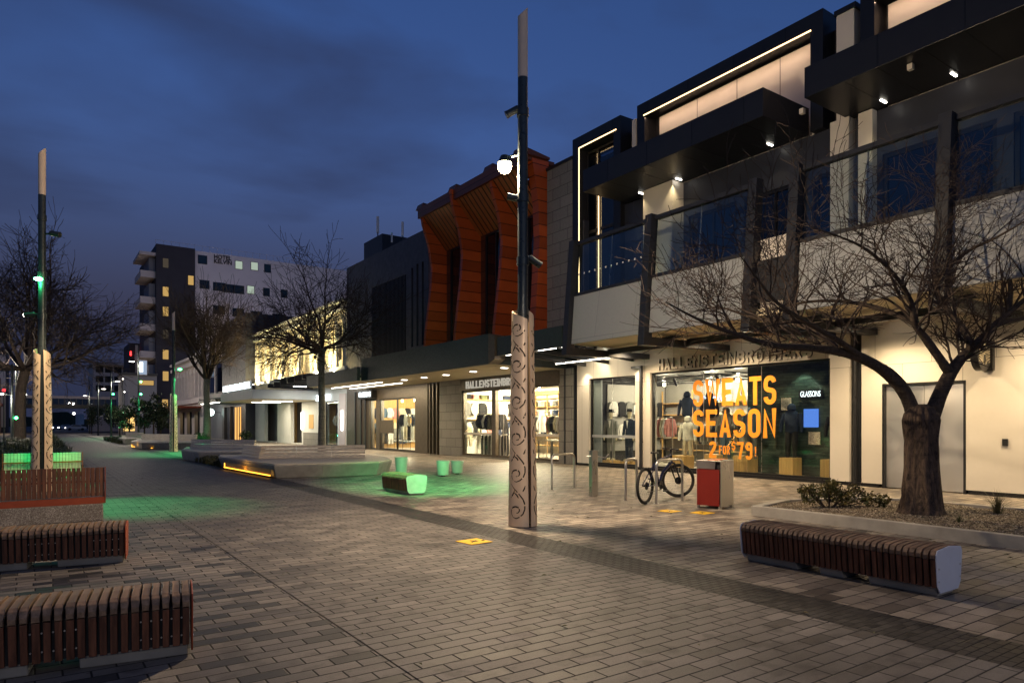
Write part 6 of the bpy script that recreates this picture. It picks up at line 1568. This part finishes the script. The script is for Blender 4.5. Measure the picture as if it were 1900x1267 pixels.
# ================================================================ TREES
def grow(mb, p, d, r, l, depth, rr, prm):
    """recursive limb: polyline tube with children"""
    nseg = 4 if depth > 1 else 3; pts = [p.copy()]; rad = [r]; q = p.copy(); dd = d.copy()
    endr = r * (.55 if depth else .35)
    for i in range(nseg):
        dd = (dd + Vector((rr.uniform(-1, 1), rr.uniform(-1, 1), rr.uniform(-1, 1))) * prm['wob'] + Vector((0, 0, prm['up'])) + prm.get('bias', Vector((0, 0, 0)))).normalized()
        q = q + dd * l / nseg; pts.append(q.copy()); rad.append(max(prm['rmin'], r + (endr - r) * (i + 1) / nseg))
    mb.tube(pts, rad, 6 if r > .03 else (4 if r > .012 else 3), cap=r > .03)
    if depth == 0: return
    nk = prm['kids'][depth] if depth < len(prm['kids']) else prm['kids'][-1]
    for k in range(nk):
        f_ = .25 + .75 * (k + rr.random() * .8) / nk; i = min(nseg - 1, int(f_ * nseg)); g = f_ * nseg - i
        b = pts[i].lerp(pts[i + 1], min(1, g)); ax = (pts[i + 1] - pts[i]).normalized(); o_ = Matrix.Rotation(rr.uniform(0, 2 * PI), 3, ax) @ ax.orthogonal().normalized()
        a = rr.uniform(*prm['ang']); nd = (ax * math.cos(a) + o_ * math.sin(a)); nd.z = nd.z * prm.get('flat', 1); nd.normalize()
        rk = max(prm['rmin'], (rad[i] * .62 if depth > 1 else rad[i] * .7))
        grow(mb, b, nd, rk, l * prm['lk'] * rr.uniform(.7, 1.15), depth - 1, rr, prm)
    grow(mb, pts[-1], dd, rad[-1], l * prm['lk'] * 1.05, depth - 1, rr, prm)
# foreground cherry: limbs traced to real positions around the trunk
TZ = 10.6; T0 = G(1708, 967)
tr = thing('bare_tree', 'gnarled bare tree with thick forked trunk in the gravel bed', 'tree', T0)
def tp_(u, v, dz=0): return PZ(u, v, TZ + dz)
tk = MB(); rr = random.Random(11)
# trunk with flutes
prof_ = [(0.11, .335), (.2, .29), (.38, .262), (.8, .232), (1.2, .218), (1.42, .232), (1.56, .245), (1.66, .225), (1.75, .17), (1.81, .08)]
n = 110; b = len(tk.v); ctr = Vector((T0.x, T0.y, 0))
dense = []
for i in range(len(prof_) - 1):
    for k in range(9):
        f_ = k / 9; dense.append((prof_[i][0] + (prof_[i + 1][0] - prof_[i][0]) * f_, prof_[i][1] + (prof_[i + 1][1] - prof_[i][1]) * f_))
dense.append(prof_[-1])
for (z, r) in dense:
    for k in range(n):
        a = 2 * PI * k / n; fl = 1 + .075 * math.sin(a * 5 + z * .9) * max(.3, 1.1 - z * .5) + .03 * math.sin(a * 13 + 3 * math.sin(z * 2))  + .05 * noise.noise(Vector((math.cos(a) * 2, math.sin(a) * 2, z * 1.6))) + .07 * noise.noise(Vector((math.cos(a) * 5, math.sin(a) * 5, z * 3)))
        lx = .02 * math.sin(z * 2); fl -= .075 * abs(noise.noise(Vector((math.cos(a) * 4.5 + 7, math.sin(a) * 4.5, z * .9 + .3 * math.sin(a * 3))))) * 2; fl += .05 + .03 * max(0, math.sin(z * 2.2 + 2.5)) ** 6
        tk.v.append((ctr.x + lx + r * fl * math.cos(a), ctr.y + r * fl * math.sin(a), z))
for i in range(len(dense) - 1):
    for k in range(n): tk.f.append((b + i * n + k, b + i * n + (k + 1) % n, b + (i + 1) * n + (k + 1) % n, b + (i + 1) * n + k))
tk.f.append(tuple(b + (len(dense) - 1) * n + k for k in range(n)))
tko = tk.build('trunk', M['barkt'], tr, smooth=True, sharp=80)
def limb(pts, r0, r1, name='limb', nside=14):
    P = [Vector(p) for p in pts]; # catmull
    out = []
    for i in range(len(P) - 1):
        a = P[max(0, i - 1)]; b_ = P[i]; c_ = P[i + 1]; d = P[min(len(P) - 1, i + 2)]
        for k in range(4):
            t_ = k / 4; out.append(.5 * ((2 * b_) + (c_ - a) * t_ + (2 * a - 5 * b_ + 4 * c_ - d) * t_ ** 2 + (3 * b_ - a - 3 * c_ + d) * t_ ** 3))
    out.append(P[-1]); n_ = len(out)
    rad = [(r0 + (r1 * .35 - r0) * (i / (n_ - 1)) ** .85) * (1 + .12 * noise.noise(out[i] * 3.1)) for i in range(n_)]
    MB().tube(out, rad, nside).build(name, M['bark'], tr, smooth=True, sharp=80)
    return out, rad
limbs = []
limbs.append(limb([tp_(1703, 800), tp_(1684, 738), tp_(1650, 695), tp_(1600, 665, -.1), tp_(1555, 652, -.3), tp_(1500, 645, -.5), tp_(1430, 640, -.8), tp_(1350, 615, -1.0), tp_(1290, 590, -1.1), tp_(1235, 560, -1.1)], .125, .02))
limbs.append(limb([tp_(1718, 800), tp_(1744, 732), tp_(1765, 690), tp_(1788, 660), tp_(1810, 640, .1), tp_(1850, 600, .2), tp_(1890, 565, .2), tp_(1950, 520, .2), tp_(2030, 480, .3)], .13, .035))
limbs.append(limb([tp_(1762, 692), tp_(1740, 660, -.1), tp_(1715, 625, -.2), tp_(1697, 600, -.3), tp_(1690, 560, -.4), tp_(1660, 510, -.6), tp_(1610, 465, -.8), tp_(1560, 440, -1.0), tp_(1500, 420, -1.1)], .075, .018))
limbs.append(limb([tp_(1800, 655), tp_(1798, 630), tp_(1780, 600, .3), tp_(1755, 570, .5), tp_(1735, 530, .6), tp_(1735, 480, .7), tp_(1745, 430, .8), tp_(1730, 370, .9)], .065, .016))
limbs.append(limb([tp_(1600, 665, -.1), tp_(1560, 635, -.5), tp_(1500, 600, -1.0), tp_(1440, 560, -1.6), tp_(1400, 510, -2.0), tp_(1370, 470, -2.2)], .055, .014))
limbs.append(limb([tp_(1870, 585, .2), tp_(1875, 530, .6), tp_(1860, 470, .9), tp_(1840, 420, 1.1), tp_(1850, 360, 1.2)], .05, .014))
limbs.append(limb([tp_(1697, 600, -.3), tp_(1640, 575, .2), tp_(1570, 560, .6), tp_(1500, 560, 1.0), tp_(1430, 575, 1.3), tp_(1360, 600, 1.6)], .05, .014))
limbs.append(limb([tp_(1735, 520, .6), tp_(1790, 470, .2), tp_(1850, 440, -.3), tp_(1920, 400, -.6)], .045, .018))
limbs.append(limb([tp_(1560, 655, -.3), tp_(1520, 620, .3), tp_(1470, 600, .8), tp_(1400, 590, 1.2), tp_(1330, 570, 1.5), tp_(1270, 585, 1.7)], .06, .015))
limbs.append(limb([tp_(1850, 600, .2), tp_(1900, 590, .8), tp_(1960, 570, 1.3), tp_(2050, 560, 1.8)], .06, .02))
prm = dict(wob=.24, up=.04, rmin=.0038, kids=[0, 4, 5, 3], ang=(.5, 1.15), lk=.60, flat=.8)
tw = MB(); rr = random.Random(5)
for (pts, rad) in limbs:
    n_ = len(pts)
    for i in range(int(n_ * .30), n_):
        if rad[i] > .10: continue
        for _ in range(2):
            if rr.random() < .36: continue
            ax = (pts[min(i + 1, n_ - 1)] - pts[max(i - 1, 0)]).normalized(); o_ = Matrix.Rotation(rr.uniform(0, 2 * PI), 3, ax) @ ax.orthogonal().normalized()
            if o_.z < -.4: continue
            nd = (ax * .8 + o_ * 1.0 + Vector((0, 0, .18))).normalized()
            grow(tw, pts[i], nd, min(.022, rad[i] * .5), rr.uniform(.5, 1.05), 2, rr, prm)
tw.build('crown', M['twig'], tr)
def street_tree(label, base, h, fork, r, seed, prm, limbs_n=7, spread=.9, tm='bark2', up=.5, lean=(0, 0), depth=4, l0=None):
    t = thing('bare_street_tree', label, 'tree', base, 0, 'bare trees along the street'); rr = random.Random(seed); B_ = Vector(base)
    top = B_ + Vector((lean[0] * .3, lean[1] * .3, fork))
    MB().tube([B_, B_ + Vector((.02, 0, fork * .4)), B_ + Vector((lean[0] * .12 - .03, 0, fork * .75)), top], [r * 1.25, r, r * .9, r * .95], 14).build('trunk', M[tm], t, smooth=True, sharp=80)
    mb = MB(); l0 = l0 or (h - fork) * .42
    for k in range(limbs_n):
        a = 2 * PI * (k + rr.uniform(-.3, .3)) / limbs_n; tilt = rr.uniform(.25, 1.0) * spread if k % 2 else spread * rr.uniform(.85, 1.1)
        if k == 0: tilt = .1
        d = Vector((math.cos(a) * math.sin(tilt) + lean[0] * .1, math.sin(a) * math.sin(tilt) + lean[1] * .1, math.cos(tilt))).normalized()
        grow(mb, top - Vector((0, 0, rr.uniform(0, .35))), d, r * .48, l0 * rr.uniform(.85, 1.15), depth, rr, prm)
    mb.build('crown', M['twig'], t)
pm = dict(wob=.20, up=.02, rmin=.010, kids=[0, 3, 3, 4, 3], ang=(.45, 1.05), lk=.73)
T2 = PZ(597, 800, 33.5); T2.z = 0
street_tree('bare round headed tree behind the large timber platform back', T2, 11.0, 5.3, .17, 21, pm, 9, 1.40, 'bark2', l0=2.1)
T3 = PZ(384, 800, 56); T3.z = 0
pm3 = dict(pm, rmin=.013, up=.09, kids=[0, 3, 3, 4, 3])
street_tree('pale trunked bare tree with upright limbs lit green at its foot', T3, 13.3, 5.2, .26, 8, pm3, 9, .75, 'bark2', l0=2.75)
T4 = Vector((-.9, 58, 0))
pm4 = dict(pm, rmin=.014, kids=[0, 4, 4, 4, 3])
street_tree('wide dark bare tree over the middle planting', T4, 17, 5.4, .34, 33, pm4, 10, 1.42, 'bark', lean=(1.2, 0), l0=3.6)
def evergreen(label, base, h, r, seed, m='leafd', n=1500):
    t = thing('small_tree', label, 'tree', base, 0, 'small dark leafy trees by the far platforms'); rr = random.Random(seed); mb = MB(); b_ = Vector(base)
    for k in range(11):
        a = rr.uniform(0, 2 * PI); q = rr.uniform(.0, .75) * r; z = h * rr.uniform(.35, .88)
        leaf_mass(mb, b_ + Vector((math.cos(a) * q, math.sin(a) * q, z)), r * rr.uniform(.32, .55), n // 11, .22, rr)
    mb.build('foliage', M[m], t); MB().tube([b_, b_ + Vector((0, 0, h * .7))], [.09, .05], 8).build('trunk', M['bark'], t)
for i, (u, Z, h, r) in enumerate(((285, 66, 4.8, 1.6), (268, 70, 4.4, 1.4), (298, 64, 3.6, 1.3), (222, 80, 4.6, 1.7), (207, 84, 4.2, 1.6), (240, 76, 3.4, 1.3), (170, 105, 4.6, 1.7), (128, 230, 13, 6), (115, 250, 10, 5))):
    p = PZ(u, 790, Z); evergreen(['small dark leafy tree next to the far two lamp pole', 'small dark leafy tree left of a lamp pole by the grey block', 'lowest dark leafy tree against the hotel base', 'dark leafy tree before the amber lit shop', 'dark leafy tree under the single green lamp', 'low dark bush between two lamp poles', 'dark leafy tree under the bridge end', 'large distant tree mass under the bridge', 'second distant tree under the bridge'][i].replace('left of', 'by'), (p.x, p.y, 0), h, r, i)
shrub('green_lit_shrub', 'small bright green lit shrub at the foot of the pale trunked tree', (T3.x - .8, T3.y - 1.0, 0), [(0, 0, .5, .45), (.5, 0, .35, .35)], 60, .12, M['leafd'], 7)
lamp('POINT', (T3.x - .6, T3.y - 1.9, .5), 45, (.05, 1, .3), None, .1)
shrub('dark_shrub', 'dark shrub against the far shop wall beyond the pale trunked tree', (14.2, 58.5, 0), [(0, 0, .6, .5)], 60, .14, M['leafd'], 9)
# ================================================================ CARS far away
def car(loc, rz, m, label, lights=False):
    t = thing('parked_car', label, 'car', loc, rz, 'cars at the far end of the street'); W = dict(world=False)
    side = [(-2.1, .35), (-2.15, .75), (-1.9, .95), (-1.3, 1.0), (-.75, 1.42), (.7, 1.45), (1.3, 1.02), (2.0, .88), (2.15, .6), (2.1, .35)]
    MB().exy(side, -.85, .85).build('body', m, t, bevel=.05, **W)
    MB().exy([(-1.15, 1.0), (-.7, 1.36), (.65, 1.38), (1.15, 1.02)], -.87, .87).build('window', M['glassd'], t, **W)
    for x in (-1.3, 1.3):
        for y in (-.86, .68): MB().tube([(x, y, .32), (x, y + .18, .32)], .32, 16).build('wheel', M['rubber'], t, **W)
    for y in (-.6, .6): MB().ball((2.13, y, .66), .1, 8, 6).build('headlight', emit('headlight', (1, .97, .9), 150) if lights else M['ledw'], t, **W)
cwh = mat('car_white', (.6, .6, .62), .3); cbk = mat('car_dark', (.03, .03, .04), .3)
for i, (u, Z, rz, m, lab, li) in enumerate(((105, 175, -PI / 2 - .1, cbk, 'far car facing the viewer with very bright headlights', True), (141, 165, PI, cwh, 'far pale car crossing the street end', False), (158, 170, PI, cbk, 'far dark car parked beside the pale one', False), (122, 190, 0, cwh, 'far pale car behind the bright headlights', False))):
    p = PZ(u, 790, Z); car((p.x, p.y, 0), rz, m, lab, li)
# antennas above the dark slab
AN = thing('rooftop_antennas', 'cluster of white panel antennas on a roof box above the charcoal building', 'antenna mast', (19, 38, 11))
a0 = FX(688, 470, 19); 
MB().box(18.5, 20.5, a0.y - 3, a0.y, 11.4, a0.z + .6).build('plant_box', M['fin'], AN)
for (u, v0, v1, r_) in ((701, 402, 432, .1), (747, 412, 440, .08), (727, 432, 450, .06), (690, 460, 474, .12)):
    p0 = FX(u, v1, 19); p1_ = FX(u, v0, 19)
    MB().tube([(19, p0.y, 11.4), (19, p0.y, p0.z)], .04, 6).build('mast', M['fin'], AN); MB().tube([(19, p0.y, p0.z), (19, p0.y, p1_.z)], r_, 8).build('panel', M['white'], AN)
